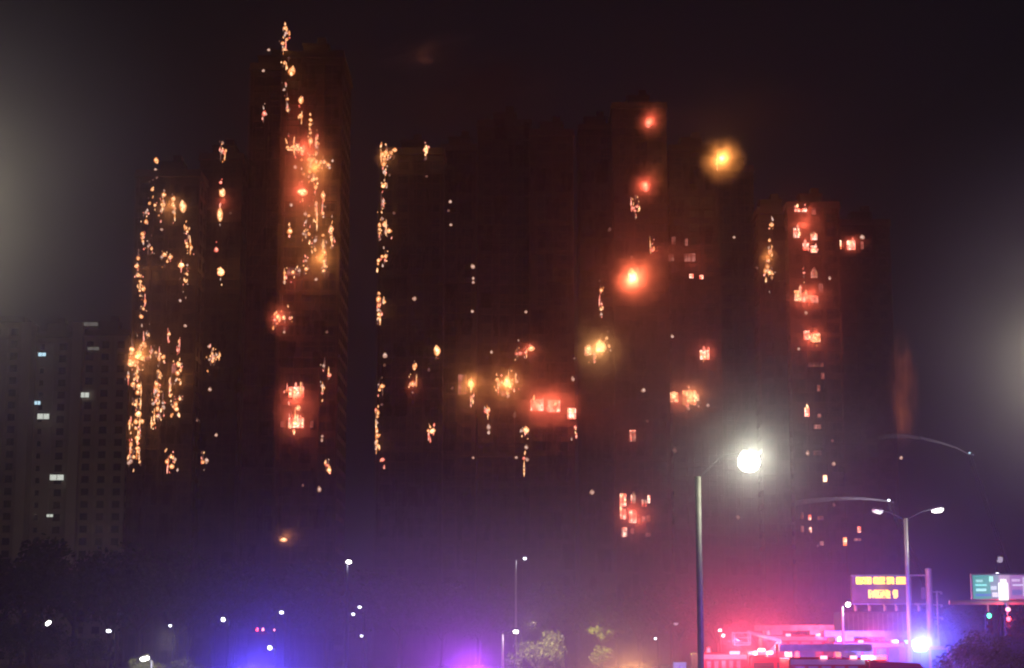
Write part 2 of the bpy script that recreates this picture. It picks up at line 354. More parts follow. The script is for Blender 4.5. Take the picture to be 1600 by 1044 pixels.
SCAF = {'T1':'bamboo scaffold on the front of the leftmost burning tower','T2':'bamboo scaffold on the front of the tallest burning tower','T3':'bamboo scaffold on the dark tower with the fire line at its left edge',
 'T4':'bamboo scaffold on the broad dark tower in the middle','T5':'bamboo scaffold on the tower with the low grid of red windows','T6':'bamboo scaffold on the dark tower behind the bright street lamp','T7':'bamboo scaffold on the tower with the column of red windows'}
for key, lab in SCAF.items():
    _, wings, Y0 = TW[key]; s_ = thing('scaffolding', lab, 'scaffolding', (at((wings[0][0]+wings[-1][1])/2,700,Y0).x, Y0-1.4, 0)); ox = s_.location.x
    for (pl, pr, top, off, dep) in wings:
        Y = Y0+off-1.4; x0 = at(pl,700,Y).x-ox; x1 = at(pr,700,Y).x-ox; H = at((pl+pr)/2, top, Y).z - 1; y = off
        b = MB(); x = x0-.3
        while x < x1+.4:
            b.tube((x+R.uniform(-.1,.1), y, 0), (x+R.uniform(-.1,.1), y, H+R.uniform(-3,1.5)), .06, .04, 5); x += 1.5
        z = 2.
        while z < H:
            if R.random() < .9: b.tube((x0-.5, y+.08, z+R.uniform(-.1,.1)), (x1+R.uniform(.2,.7), y+.08, z+R.uniform(-.1,.1)), .05, .05, 5)
            z += 2.0
        for k in range(8):
            z = R.uniform(2, H-10); xx = R.uniform(x0, x1-3); b.tube((xx, y-.1, z), (xx+R.uniform(2,4), y-.1, z+7), .05, .04, 5)
        tag(b.build('bamboo_frame', M['bamboo'], s_), kind='stuff')
        n = MB()
        z = 1.
        while z < H-3:
            x = x0
            while x < x1-1:
                if R.random() < .42:
                    w2 = min(3.0, x1-x); hh = R.uniform(2.5, 5.6); prev = None
                    for k in range(6):
                        zz = z+hh*(1-k/5); a = (x+R.uniform(0,.25)*k*.4, y-.15+math.sin(k*1.3+x)*.12, zz); c = (x+w2-R.uniform(0,.25)*k*.4, y-.15+math.sin(k*1.1+x+1)*.12, zz)
                        if prev: n.quad(a, c, prev[1], prev[0])
                        prev = (a, c)
                x += 3.0
            z += 5.7
        tag(n.build('netting', netm, s_), kind='stuff')

# ------------------------------------------------------------------ flames
def flame_mesh(seed):
    r = random.Random(seed); b = MB(); n = 10
    prof = [(-1,.02),(-.85,.5),(-.5,.88),(-.1,1.),(.3,.93),(.65,.72),(.95,.45),(1.15,.2),(1.28,.01)]
    ax, ay = r.uniform(-.2,.2), r.uniform(-.1,.1)
    for h, q in prof:
        k = max(0, h)
        for i in range(n):
            t = 2*math.pi*i/n; rr = q*(1+.18*math.sin(2*t+seed+h*2))
            b.v.append((rr*math.cos(t)+ax*k*k, rr*math.sin(t)+ay*k*k, h))
    for j in range(len(prof)-1):
        for i in range(n):
            i2 = (i+1)%n; b.f.append((j*n+i, j*n+i2, (j+1)*n+i2, (j+1)*n+i)); b.m.append(0)
    return b
FM = {}
def fmesh(kind, v):
    if (kind, v) not in FM:
        me = flame_mesh(v).mesh('flame', FL[kind]); 
        for p in me.polygons: p.use_smooth = True
        FM[(kind, v)] = me
    return FM[(kind, v)]
SZ = {'s': 3.1, 'm': 4.4, 'l': 6.2, 'x': 10.0}
EMB = MB(); EMB.mats = list(FL); EMB.n = 0
def ember(kind, v, p, sc3, rot):
    from mathutils import Euler
    q = Euler(rot).to_matrix(); src = flame_mesh(v); k = len(EMB.v)
    for a in src.v: EMB.v.append(tuple(p + q @ Vector((a[0]*sc3[0], a[1]*sc3[1], a[2]*sc3[2]))))
    for f in src.f: EMB.f.append(tuple(k+i for i in f)); EMB.m.append(EMB.mats.index(kind))
def fire(px, py, size, Y, kind='o', tall=1.0, label=None, group=None):
    s = mpp(Y)*SZ[size]*R.uniform(.88, 1.12); p = at(px, py, Y)
    v = R.randrange(5); s3 = (s*.92, s*.92, s*.85*tall*R.uniform(.9,1.25)); rt = (0, R.uniform(-.25,.25), R.uniform(0,6))
    if size == 's' and group and R.random() < .45: ember(kind, v, p, s3, rt); return
    o = ob('flame', fmesh(kind, v), None, p); o.scale = s3; o.rotation_euler = rt
    return tag(o, label, 'flame', group)
def fires(crop, pts, Y, where, kind='o'):
    lab = 'small flame ' + where; grp = 'small flames ' + where
    for p in cv(crop, pts):
        x, y, sz = p[:3]
        if (p[3] if len(p) > 3 else '') not in ('d', 'w') and kind not in ('d', 'w') and len(pts) > 3:
            if R.random() < .5:
                q = mpp(Y); ember(R.choice(['d', 'd', 'o', 'r']), R.randrange(5), at(x+R.gauss(0, 1.2), y+R.gauss(0, 5), Y), (q*1.3, q*1.3, q*R.uniform(6, 13)), (0, R.uniform(-.05,.05), 0))
            for i in range(R.choice([2, 3, 4, 5, 6])):
                dx, dy = R.gauss(0, 2.4), R.gauss(0, 8.); q = mpp(Y)*R.choice([.9, 1.1, 1.3, 1.6, 2.2])
                ember(R.choice(['o', 'o', 'r', 'w', 'd']), R.randrange(5), at(x+dx, y+dy, Y+R.uniform(-.4,.8)), (q*.8, q*.8, q*R.uniform(.8, 2.2)), (0, R.uniform(-.3,.3), 0))
        k = p[3] if len(p) > 3 and p[3] else kind; tall = p[4] if len(p) > 4 else 1.0; big = p[5] if len(p) > 5 else None
        if sz == 's' and k == kind and R.random() < .3: k = 'w'
        fire(x, y, sz, Y, k, tall, big or lab, None if big else grp)
Y1, Y2, Y3, Y4, Y5, Y6, Y7 = 348, 328, 353, 359.5, 370, 382, 373.5
# T2
fires(CA, [(693,115,'m'),(697,135,'s'),(700,160,'s'),(684,178,'m'),(690,205,'m'),(702,212,'s'),(626,204,'s','w'),(604,289,'s','w')], Y2+3, 'on the roof of the tallest burning tower')
fires(CA, [(690,257,'s'),(720,290,'l','o',1.5,'tall flame just under the roof of the tallest tower'),(689,366,'s'),(702,405,'s'),(757,410,'m','o',1.6),(704,450,'s'),(756,473,'m'),(797,490,'m'),(795,508,'m'),(796,543,'s'),(797,575,'m','o',1.5),(822,565,'s'),(821,583,'s'),(822,602,'s'),(820,622,'s'),(703,602,'s'),(720,600,'s'),(735,606,'s'),(750,610,'s'),(763,619,'m'),(790,650,'s'),(800,655,'s'),(820,660,'s'),(838,664,'s'),(852,662,'s'),(870,672,'m'),(874,685,'s','w'),(735,683,'s','w'),(768,710,'s'),(797,680,'s'),(793,700,'s'),(803,735,'s'),(822,730,'s'),(818,765,'m'),(848,797,'m','o',1.5)], Y2, 'on the scaffold at the upper right of the tallest tower')
fires(CA, [(607,464,'m','r',1,'lone flame at the upper left of the tallest tower'),(763,784,'x','h',.7,'bright pale fire halfway down the tallest tower'),(718,836,'s','w'),(775,873,'s'),(790,880,'s'),(819,835,'s'),(819,858,'s'),(846,840,'s'),(847,870,'s'),(819,905,'s'),(712,943,'l','o',1,'orange flame at the left of a fire row on the tallest tower'),(768,954,'s'),(779,956,'s'),(790,955,'s'),(881,935,'m','o',1.5),(880,952,'s'),(880,968,'s'),(848,960,'s'),(815,982,'s'),(848,1002,'s'),(850,1025,'m'),(815,1020,'s'),(883,1010,'s','d')], Y2, 'on the middle of the right edge of the tallest tower')
fires(CB, [(622,58,'s'),(622,85,'m'),(552,127,'s','w'),(655,118,'s','w'),(678,10,'s'),(683,30,'m'),(686,55,'s'),(684,75,'s'),(680,90,'s'),(707,15,'s','d'),(690,290,'s','d'),(560,480,'s'),(585,485,'m'),(605,488,'s'),(553,97,'s'),(580,95,'m'),(600,90,'s')], Y2, 'at mid height on the tallest burning tower')
fires(CB, [(530,240,'m','h'),(550,243,'m','h'),(520,250,'s'),(570,245,'s'),(551,290,'s','w')], Y2, 'in the small red blaze at the centre of the tallest tower', 'r')
fires(CB, [(596,538,'m','h'),(588,588,'l','h',.8,'bright flame in the lower red window of the tallest tower'),(570,580,'s'),(605,580,'s'),(680,400,'s'),(698,432,'m'),(675,465,'s'),(675,490,'s'),(675,630,'s','w'),(674,643,'s','w'),(698,742,'m','h'),(690,725,'s'),(666,803,'m','w'),(612,790,'s','d'),(575,595,'s')], Y2, 'on the lower floors of the tallest tower', 'r')
fires(CB, [(549,968,'l','h',.6,'yellow fire alone at the foot of the tallest tower'),(535,965,'s','d')], Y2-2, 'beside the yellow fire at the foot of the tallest tower')
# T1
fires(CA, [(167,655,'m'),(164,691,'s','w'),(170,725,'s','d'),(152,773,'s'),(140,830,'s'),(126,868,'s'),(126,905,'m'),(111,955,'m'),(113,985,'s'),(135,1005,'s'),(148,1015,'s')], Y1, 'up the left edge of the leftmost burning tower')
fires(CA, [(199,795,'m'),(196,820,'s'),(190,835,'s'),(187,860,'s'),(162,837,'s'),(237,812,'m','o',1.4),(238,840,'s'),(238,865,'s'),(276,845,'l','h',1.6,'tall bright flame under the roof of the leftmost burning tower'),(290,930,'s'),(294,945,'s'),(190,937,'s','w'),(291,992,'s'),(309,1009,'s')], Y1, 'under the roof of the leftmost burning tower')
fires(CB, [(75,50,'m'),(70,75,'m'),(75,105,'m'),(82,125,'s'),(92,150,'m'),(80,155,'s'),(85,240,'m'),(92,215,'s'),(97,190,'s'),(107,300,'s')], Y1, 'halfway down the left edge of the leftmost burning tower')
fires(CB, [(160,38,'m'),(180,45,'m'),(170,60,'s'),(152,45,'s'),(215,72,'l','h',1,'round bright flame near the right edge of the leftmost burning tower'),(235,10,'s'),(248,15,'s'),(235,72,'s'),(232,100,'s'),(230,125,'s'),(212,188,'s','w'),(228,270,'s','w'),(208,336,'s'),(175,297,'s')], Y1, 'at the right edge of the leftmost burning tower')
fires(CH, [(65,265,'m','h'),(60,290,'s'),(140,230,'m'),(150,245,'s'),(125,240,'s'),(100,310,'m','h'),(115,300,'s'),(130,320,'m'),(100,345,'s'),(60,355,'l','h',1,'large flame in the lower left blaze of the leftmost tower'),(52,338,'m'),(85,365,'s'),(190,275,'s'),(215,285,'s'),(240,295,'s'),(260,315,'m'),(235,325,'m'),(40,435,'s'),(90,415,'s'),(95,430,'s'),(72,485,'m'),(105,495,'m'),(120,505,'s'),(100,535,'m')], Y1, 'in the lower blaze of the leftmost burning tower')
fires(CH, [(88,613,'s'),(110,610,'s'),(105,670,'l','h',1,'large flame low on the left edge of the leftmost burning tower'),(50,730,'m'),(90,720,'m'),(115,715,'s'),(130,718,'s'),(90,760,'s'),(108,785,'s'),(100,820,'m'),(58,865,'s'),(100,885,'m'),(55,910,'s'),(100,905,'s'),(75,940,'s'),(108,938,'s'),(55,968,'m','w'),(45,978,'s','w')], Y1, 'at the bottom of the left edge of the leftmost burning tower')
fires(CH, [(230,405,'s'),(238,440,'s'),(220,485,'m'),(215,510,'m'),(235,530,'s'),(220,525,'s'),(225,570,'s'),(200,605,'s'),(225,605,'s'),(260,600,'s'),(262,625,'s'),(225,640,'m'),(205,690,'s'),(225,685,'s'),(240,692,'s'),(192,733,'m')], Y1, 'in the middle fire line of the leftmost burning tower')
fires(CH, [(358,360,'m','h'),(370,395,'s'),(350,415,'m'),(360,455,'s'),(308,485,'s','o',1.4),(305,520,'s'),(305,555,'s','o',1.4),(365,575,'s'),(340,610,'m'),(345,640,'m','h'),(325,625,'s')], Y1, 'in the right fire line of the leftmost burning tower')
fires(CH, [(397,116,'m','w'),(360,245,'s','w'),(548,247,'s','w'),(553,517,'m','w'),(575,305,'s'),(595,300,'s'),(570,340,'s'),(470,708,'s','d'),(593,803,'s','w'),(410,863,'s','w'),(410,893,'s','d'),(505,912,'s','d'),(417,984,'m','w'),(532,962,'m','w'),(510,972,'s'),(232,950,'s','d'),(195,800,'s','d')], Y1+6, 'scattered on the lower right of the leftmost burning tower')
fires(CH, [(310,940,'s'),(285,970,'m'),(315,1000,'m'),(335,955,'s')], Y1-3, 'in the cluster at the foot of the leftmost burning tower')
fires(CA, [(438,583,'s','w'),(438,615,'s'),(445,625,'s'),(432,620,'s'),(430,745,'s'),(437,788,'l','h',1,'upper bright flame on the right wing of the leftmost burning tower'),(427,878,'l','h',1.7,'lower tall flame on the right wing of the leftmost burning tower'),(412,1019,'m'),(470,870,'s','d')], Y1+8, 'on the right wing of the leftmost burning tower', 'r')
fires(CB, [(345,95,'l','h',1,'yellow flame at mid height on the right wing of the leftmost burning tower'),(338,85,'s'),(323,375,'m'),(335,372,'s'),(308,380,'s')], Y1+8, 'lower on the right wing of the leftmost burning tower')
# T3
fires(CCc, [(130,215,'m'),(150,205,'m'),(178,205,'m'),(197,190,'m'),(140,240,'m'),(158,240,'s'),(138,265,'m'),(141,310,'s','o',1.6),(135,385,'m','h'),(145,375,'s'),(133,470,'s','o',1.5),(133,488,'s'),(194,532,'s','d'),(115,598,'m'),(142,592,'m'),(130,565,'s'),(115,620,'s'),(115,642,'s'),(150,633,'s'),(165,630,'m'),(115,680,'s','d'),(110,790,'s'),(130,770,'s'),(148,768,'s'),(112,970,'s'),(112,1000,'m'),(143,1015,'s')], Y3, 'up the left edge of the dark tower left of centre')
fires(CD, [(108,30,'m'),(112,60,'m'),(108,85,'s'),(112,110,'s'),(110,130,'s'),(107,157,'s','d'),(145,333,'m','w'),(142,385,'s','d'),(130,500,'m'),(115,520,'s'),(103,645,'m','o',1.5),(103,665,'s'),(100,740,'s','o',1.6),(103,770,'m'),(100,800,'s','o',1.5),(100,830,'s'),(130,900,'m','r'),(139,945,'s','d'),(127,600,'s','d')], Y3, 'down the lower left edge of the dark tower left of centre')
fires(CCc, [(368,190,'m','h',1.6,'lone flame at the top right of the dark tower left of centre'),(366,235,'s','d',1.6),(371,333,'s','d'),(499,471,'s','w'),(490,520,'s','d'),(503,597,'s','w'),(304,1000,'m','w')], Y3, 'scattered on the upper front of the dark tower left of centre')
fires(CD, [(306,395,'m','o',1.6,'narrow flame above the pink glow on the dark tower left of centre'),(295,488,'m'),(310,485,'s'),(283,490,'s'),(428,310,'l','h',1.6,'pear shaped flame alone on the dark tower left of centre'),(383,410,'s','d'),(400,745,'m','h'),(380,742,'s'),(412,740,'s')], Y3, 'scattered on the lower front of the dark tower left of centre')
# T4
fires(CCc, [(623,824,'m','w'),(625,888,'s','w'),(625,909,'s','w')], Y4, 'on the left edge of the broad dark tower')
fires(CD, [(724,316,'s','w'),(620,93,'s','w'),(911,96,'s','w'),(624,889,'s','w'),(510,510,'s','d'),(850,655,'s','d',2),(1175,348,'s','d'),(1167,462,'m','w')], Y4, 'alone and pale on the broad dark tower','w')
fires(CD, [(940,295,'l','h',.9,'bright flame at the right of the ledge fire on the broad dark tower'),(880,322,'m'),(862,322,'s'),(908,318,'s')], Y4, 'on the ledge above the red windows of the broad dark tower', 'r')
fires(CD, [(612,487,'l','h',1.2,'bright flame left of the yellow sparkling blaze on the broad dark tower'),(615,570,'s'),(699,635,'l','r',1,'round pink flame under the sparkling blaze on the broad dark tower'),(708,722,'m','w'),(709,753,'s','w')], Y4, 'left of and under the sparkling blaze of the broad dark tower')
fires(CD, [(755,465,'m'),(808,470,'l','h',1.1,'brightest flame in the sparkling blaze of the broad dark tower'),(800,490,'m'),(825,500,'s'),(862,475,'s'),(765,493,'s'),(812,538,'s'),(780,480,'s'),(835,490,'s')], Y4, 'in the sparkling yellow blaze of the broad dark tower')
fires(CD, [(912,740,'l','h',1,'bright flame below the two red windows of the broad dark tower'),(890,742,'s'),(913,833,'m','w'),(858,888,'s','w'),(900,892,'s'),(918,900,'m','w'),(905,945,'s','d'),(1180,725,'s','r')], Y4, 'below the two red windows of the broad dark tower','r')
# T5, T6
fires(CE, [(265,583,'m','r'),(158,682,'m','d'),(355,778,'m','r'),(260,812,'s','d'),(118,965,'m','o'),(118,1030,'s'),(655,378,'s','o'),(285,575,'s','r'),(275,595,'s','r')], Y5, 'scattered on the upper part of the tower right of centre','r')
fires(CF, [(120,105,'s','d',1.5),(120,130,'s','o'),(120,148,'s','o'),(70,285,'l','h',1.1,'left yellow flame of the pair at the left edge of the tower right of centre'),(120,270,'x','h',1,'larger yellow flame of the pair at the left edge of the tower right of centre'),(95,300,'s'),(140,240,'s'),(150,270,'s')], Y5, 'at the left edge of the tower right of centre')
fires(CF, [(390,233,'s','w'),(280,437,'m','w'),(295,555,'s','d'),(400,665,'m','d'),(640,920,'m','d'),(85,825,'m','w'),(525,495,'s','w')], Y5, 'alone in the smoke right of centre','w')
fires(CF, [(395,460,'l','h',1.1,'left flame of the bright fire on the dark tower behind the street lamp'),(445,450,'m','h'),(480,465,'m','h'),(462,480,'m'),(447,495,'m','r'),(513,310,'m','h')], Y6-1, 'in the bright fire of the dark tower behind the street lamp')
fire(cv(CE,[(335,190)])[0][0], cv(CE,[(335,190)])[0][1], 'l', Y5-12, 'r', 1.2, 'topmost red blurred flame in smoke right of centre')
fire(cv(CE,[(325,485)])[0][0], cv(CE,[(325,485)])[0][1], 'l', Y5-12, 'r', 1.3, 'second red blurred flame below the topmost one right of centre')
fire(988, 431, 'x', Y5-20, 'h', 1.2, 'biggest yellow flame inside a large red glow right of centre')
fire(1128, 247, 'l', Y6-20, 'h', .9, 'yellow flame inside a round orange glow high on the right')
fire(1147, 371, 's', Y6-1, 'w', 1, 'faint white spark below the round orange glow')
# T7, T8
fires(CG, [(95,150,'m'),(88,200,'s'),(89,238,'m'),(85,265,'s'),(82,285,'m'),(90,305,'l','h',.9,'bright flame at the bottom of the short fire line on the right tower'),(75,300,'m'),(98,310,'s'),(48,290,'s','d')], Y7+5, 'in the short fire line left of the red window column')
fires(CG, [(391,190,'m','w'),(201,306,'s'),(285,324,'s','w'),(208,437,'m','w'),(184,555,'s','w'),(294,855,'s','d'),(213,895,'m','w'),(298,930,'m','w'),(518,910,'s','w'),(182,380,'m','h'),(240,520,'m','h'),(177,175,'m','r')], Y7-2, 'among the red windows of the right tower','r')
fires(CI, [(217,170,'s','d'),(353,305,'s','w'),(130,388,'s','d')], Y7-2, 'low down on the right tower','d')

for (x, y, w_, h_, Y, k) in BW:
    for i in range(max(2, int(w_/3.2))):
        q = mpp(Y)*R.uniform(1.6, 3.2); xx = x+R.uniform(-.5,.5)*w_; yy = y+h_*R.uniform(-.65, .35)
        ember(R.choice(['o','r','h'] if k == 'o' else ['r','r','h']), R.randrange(5), at(xx, yy, Y-.15), (q*.9, q*.9, q*R.uniform(1, 1.9)), (0, R.uniform(-.3,.3), 0))
o = EMB.build('ember', [FL[k] for k in EMB.mats], None, smooth=True); tag(o, 'tiny embers and sparks glowing between the flames all over the burning towers', 'embers', None, 'stuff')
# lights of the fires (each stands in a blaze of the photograph)
O_, R_, Y_ = (1,.34,.09), (1,.13,.07), (1,.45,.15)
FIRE_L = [(265,320,Y1,O_,900),(282,412,Y1,O_,900),(215,555,Y1,O_,2600),(246,610,Y1,O_,1100),(272,590,Y1,O_,1100),(210,670,Y1,O_,1100),(225,420,Y1,O_,500),(347,315,Y1+8,R_,700),(345,420,Y1+8,O_,800),(267,725,Y1-3,O_,350),(325,558,Y1+8,O_,250),
 (445,72,Y2+3,O_,500),(455,112,Y2,O_,400),(465,165,Y2,R_,700),(472,232,Y2,R_,3400),(472,300,Y2,R_,3400),(493,262,Y2,O_,2600),(502,405,Y2,O_,2600),(498,335,Y2,O_,1600),(455,430,Y2,R_,1200),(435,497,Y2,R_,1300),(460,620,Y2,R_,2200),(462,660,Y2,R_,2200),(410,177,Y2,R_,500),(447,842,Y2-2,O_,500),(513,365,Y2,O_,300),(455,362,Y2,O_,500),(513,590,Y2,R_,300),
 (602,243,Y3,O_,900),(598,345,Y3,O_,350),(592,480,Y3,O_,450),(590,690,Y3,O_,250),(666,236,Y3,O_,200),
 (645,602,Y3,R_,500),(683,550,Y3,O_,300),(735,600,Y4,O_,2800),(792,600,Y4,O_,3800),(825,546,Y4,R_,900),(674,672,Y3,O_,350),(840,632,Y4,R_,3500),(866,632,Y4,R_,3500),(893,648,Y4,R_,1600),(761,643,Y4,R_,600),
 (935,545,Y5,Y_,5600),(940,460,Y5,O_,700),(985,365,Y5,R_,500),(1016,190,Y5-12,R_,1200),(1008,290,Y5-12,R_,1400),(988,435,Y5-21,(1,.16,.07),9000),(1128,247,Y6-21,(1,.36,.08),5500),(988,682,Y5,R_,1100),(985,800,Y5,R_,2500),(1000,815,Y5,R_,1500),
 (1055,622,Y6,R_,3000),(1080,620,Y6,(1,.3,.12),3400),(1103,552,Y6,R_,1800),(1085,402,Y6,R_,1100),(1020,392,Y5,R_,1000),(1050,400,Y6,R_,500),
 (1200,402,Y7+4,O_,1200),(1255,352,Y7,R_,1800),(1262,327,Y7,R_,900),(1328,382,Y7+7,R_,1600),(1262,465,Y7,R_,3600),(1270,527,Y7,R_,3000),(1265,380,Y7,R_,1000),(1268,430,Y7,R_,500),(1265,645,Y7,R_,400)]
FIREK = 0.36
for x, y, Y, c, p in FIRE_L:
    k = 3.2 if p in (9000, 5500) or Y == Y5-12 else 2.0 if Y in (Y2, Y2+3, Y1, Y7, Y7+7, Y6, Y4) else 1.5
    lamp('fire_and_fill_light', at(x, y, Y-1.2), c, p*FIREK*k, .6)

# ------------------------------------------------------------------ smoke
def smoke_mat(name, dens, col, absorb, scale, aniso=.3, soft=1.0, thr=.42, lo=.12, hi=1.3):
    m = bpy.data.materials.new(name); m.use_nodes = True; t = m.node_tree; t.nodes.clear(); L = t.links.new
    o = t.nodes.new('ShaderNodeOutputMaterial'); v = t.nodes.new('ShaderNodeVolumePrincipled')
    v.inputs['Color'].default_value = col + (1,); v.inputs['Anisotropy'].default_value = aniso; v.inputs['Absorption Color'].default_value = absorb + (1,)
    tc = t.nodes.new('ShaderNodeTexCoord'); ln = t.nodes.new('ShaderNodeVectorMath'); ln.operation = 'LENGTH'; L(tc.outputs['Object'], ln.inputs[0])
    fo = t.nodes.new('ShaderNodeMapRange'); fo.interpolation_type = 'SMOOTHSTEP'; fo.inputs[1].default_value = 1; fo.inputs[2].default_value = max(.0, 1-soft)
    L(ln.outputs['Value'], fo.inputs[0])
    n = t.nodes.new('ShaderNodeTexNoise'); n.inputs['Scale'].default_value = scale; n.inputs['Detail'].default_value = 3; L(tc.outputs['Object'], n.inputs['Vector'])
    nr = t.nodes.new('ShaderNodeMapRange'); nr.inputs[1].default_value = thr; nr.inputs[2].default_value = thr+.2; nr.inputs[3].default_value = lo; nr.inputs[4].default_value = hi; L(n.outputs['Fac'], nr.inputs[0])
    a = t.nodes.new('ShaderNodeMath'); a.operation = 'MULTIPLY'; L(fo.outputs[0], a.inputs[0]); L(nr.outputs[0], a.inputs[1])
    c = t.nodes.new('ShaderNodeMath'); c.operation = 'MULTIPLY'; c.inputs[1].default_value = dens; L(a.outputs[0], c.inputs[0]); L(c.outputs[0], v.inputs['Density'])
    L(v.outputs[0], o.inputs['Volume']); return m
def sphere_mesh(name, m):
    b = MB(); n, k = 16, 10
    for j in range(k+1):
        ph = math.pi*j/k
        for i in range(n): t = 2*math.pi*i/n; b.v.append((math.sin(ph)*math.cos(t)*1.02, math.sin(ph)*math.sin(t)*1.02, math.cos(ph)*1.02))
    for j in range(k):
        for i in range(n): i2 = (i+1)%n; b.f.append((j*n+i, (j+1)*n+i, (j+1)*n+i2, j*n+i2)); b.m.append(0)
    return b.mesh(name, m)
def smoke(px, py, rx, rz, Y, dens, label, col=(.6,.55,.5), absorb=(.0,.0,.0), scale=1.6, aniso=.3, rot=0, soft=1.0, ry=None, thr=.42, lo=.12, hi=1.3):
    s = mpp(Y); o = ob('smoke_puff', sphere_mesh('smoke_puff', smoke_mat('smoke', dens, col, absorb, scale, aniso, soft, thr, lo, hi)), None, at(px, py, Y))
    o.scale = (rx*s, (ry or rx)*s, rz*s); o.rotation_euler = (0, rot, 0)
    return tag(o, label, 'smoke', None, 'stuff')
smoke(1016, 186, 32, 40, Y5-13, .35, 'red lit smoke round the topmost flame right of centre')
smoke(1010, 285, 34, 50, Y5-13, .35, 'red lit smoke trailing up from the second red flame', rot=.3)
smoke(1128, 250, 46, 50, Y6-22, .26, 'round orange lit smoke high on the right')
smoke(1000, 436, 56, 56, Y5-22, .28, 'large red lit smoke ball right of centre')
smoke(958, 650, 80, 80, 350, .06, 'dark smoke bank hanging in the middle right of centre', col=(.25,.2,.2), scale=1.2, thr=.36)
smoke(745, 150, 190, 110, 338, .12, 'black smoke over the dark towers in the middle', col=(.12,.1,.1), scale=1.5, ry=60, thr=.40)
smoke(1412, 610, 30, 110, 372, .3, 'thin orange lit smoke column at the right edge of the last burning tower', col=(.75,.6,.5), scale=2.2)
for y_, p_ in ((535,190),(560,190),(590,90),(620,120),(645,280),(668,360)): lamp('fire_and_fill_light', at(1409+R.uniform(-3,3), y_, 371), (1,.28,.10), p_*.8, 1.6)  # lamps added inside the column to make its smoke glow
smoke(660, 80, 120, 34, 345, .05, 'faint red lit smoke drifting over the roofs of the dark towers', scale=2.2, rot=-.25, ry=25, thr=.45)
smoke(1165, 175, 210, 90, 352, .07, 'dark smoke over the towers on the right', col=(.12,.1,.1), scale=1.6, ry=40, thr=.4)

for x, y, rx, rz, Y, d, lab in [(218,560,34,44,Y1,.10,'thin glowing smoke round the lower left blaze of the leftmost tower'),(270,325,36,34,Y1,.09,'thin orange smoke under the roof of the leftmost tower'),
  (478,262,48,100,Y2,.10,'red lit smoke down the upper right of the tallest tower'),(498,400,30,60,Y2,.08,'thin orange smoke at the middle right of the tallest tower'),(436,495,26,34,Y2,.14,'small red smoke patch at the centre of the tallest tower'),(460,640,42,58,Y2,.12,'red lit smoke over the lower red windows of the tallest tower'),(447,838,28,20,Y2-2,.12,'faint smoke round the yellow fire at the foot of the tallest tower'),
  (735,605,36,46,Y4,.10,'brown lit smoke left of the sparkling blaze'),(792,600,38,42,Y4,.11,'yellow lit smoke round the sparkling blaze'),(852,630,62,44,Y4,.10,'red glowing smoke over the two red windows of the broad dark tower'),(825,546,28,20,Y4,.12,'red smoke at the ledge fire of the broad dark tower'),
  (934,545,52,56,Y5,.12,'yellow lit smoke round the pair of flames right of centre'),(990,805,44,48,Y5,.10,'red smoke over the low grid of red windows'),(1075,620,46,38,Y6,.11,'red smoke round the bright fire behind the street lamp'),(1103,552,20,26,Y6,.14,'small red smoke puff above the bright fire behind the street lamp'),(1040,400,46,34,Y5,.09,'dim red smoke right of the biggest yellow flame'),
  (1264,462,42,30,Y7,.11,'red smoke round the middle windows of the right tower'),(1270,526,32,26,Y7,.11,'red smoke round the lower bright windows of the right tower'),(1258,350,36,40,Y7,.09,'red smoke round the top windows of the right tower'),(1330,380,34,20,Y7+6,.10,'red smoke round the two windows of the last tower'),(1199,400,20,32,Y7+4,.14,'orange smoke round the short fire line of the right tower'),(347,325,24,60,Y1+8,.10,'red smoke on the right wing of the leftmost tower'),(600,245,22,22,Y3,.14,'orange smoke at the top left corner of the dark tower left of centre'),(645,600,18,28,Y3,.14,'pink smoke under a narrow flame left of centre')]:
    smoke(x, y, rx*1.2, rz*1.2, Y-2.2, d*2.6, lab, scale=2.2, ry=rx*.6)
def mist(px, py, rx, rz, Y, d, lab, ry, aniso=.45, col=(.75,.72,.75), scale=1.5): return smoke(px, py, rx, rz, Y, d, lab, col=col, scale=scale, ry=ry, aniso=aniso, lo=.75, hi=1.2, thr=.4)
mist(1170, 724, 340, 380, 65, .028, 'added smoke volume for the pale glow round the bright square street lamp', 220, .6)  # mist added to spread lamp light into a halo
mist(-170, 300, 620, 620, 26, .05, 'added smoke volume for the glow at the left edge of the view', 300, .6)  # mist added to widen the glow of the left edge lamp
mist(1700, 540, 420, 480, 38, .04, 'added smoke volume for the glow at the right edge of the view', 250, .6)  # mist added to widen the glow of the right edge lamp
mist(1150, 1080, 800, 520, 84, .024, 'added smoke volume for the low violet glow in front of the fire engines', 500, .5)  # this and the next low mists are added to carry the coloured glare
mist(1180, 1010, 300, 200, 92, .03, 'added smoke volume for the red glow over the left fire engines', 200, .5)
mist(1446, 1008, 130, 120, 97, .12, 'added smoke volume for the blue glow round the blazing light bar', 120, .5)
mist(400, 1090, 760, 420, 50, .026, 'added smoke volume for the blue glow low at the left of the picture', 640, .5)
mist(740, 1085, 600, 430, 48, .030, 'added smoke volume for the violet glow low at the bottom centre', 560, .5)
mist(985, 1070, 190, 140, 45, .05, 'added smoke volume for the amber glow at the bottom left of the tall grey post', 130, .5)
mist(1010, 480, 190, 310, 350, .034, 'thin maroon smoke veil before the towers right of centre', 60, .4, (.7,.6,.6))
mist(1250, 470, 130, 240, 354, .034, 'thin maroon smoke veil before the right tower', 60, .5, (.7,.6,.6))
mist(265, 480, 110, 270, 332, .014, 'thin brown smoke veil before the leftmost tower', 60, .5, (.7,.6,.5))
mist(800, 600, 160, 120, 343, .036, 'brown red smoke veil before the sparkling blaze and the two red windows', 50, .5, (.7,.6,.55), 2.4)
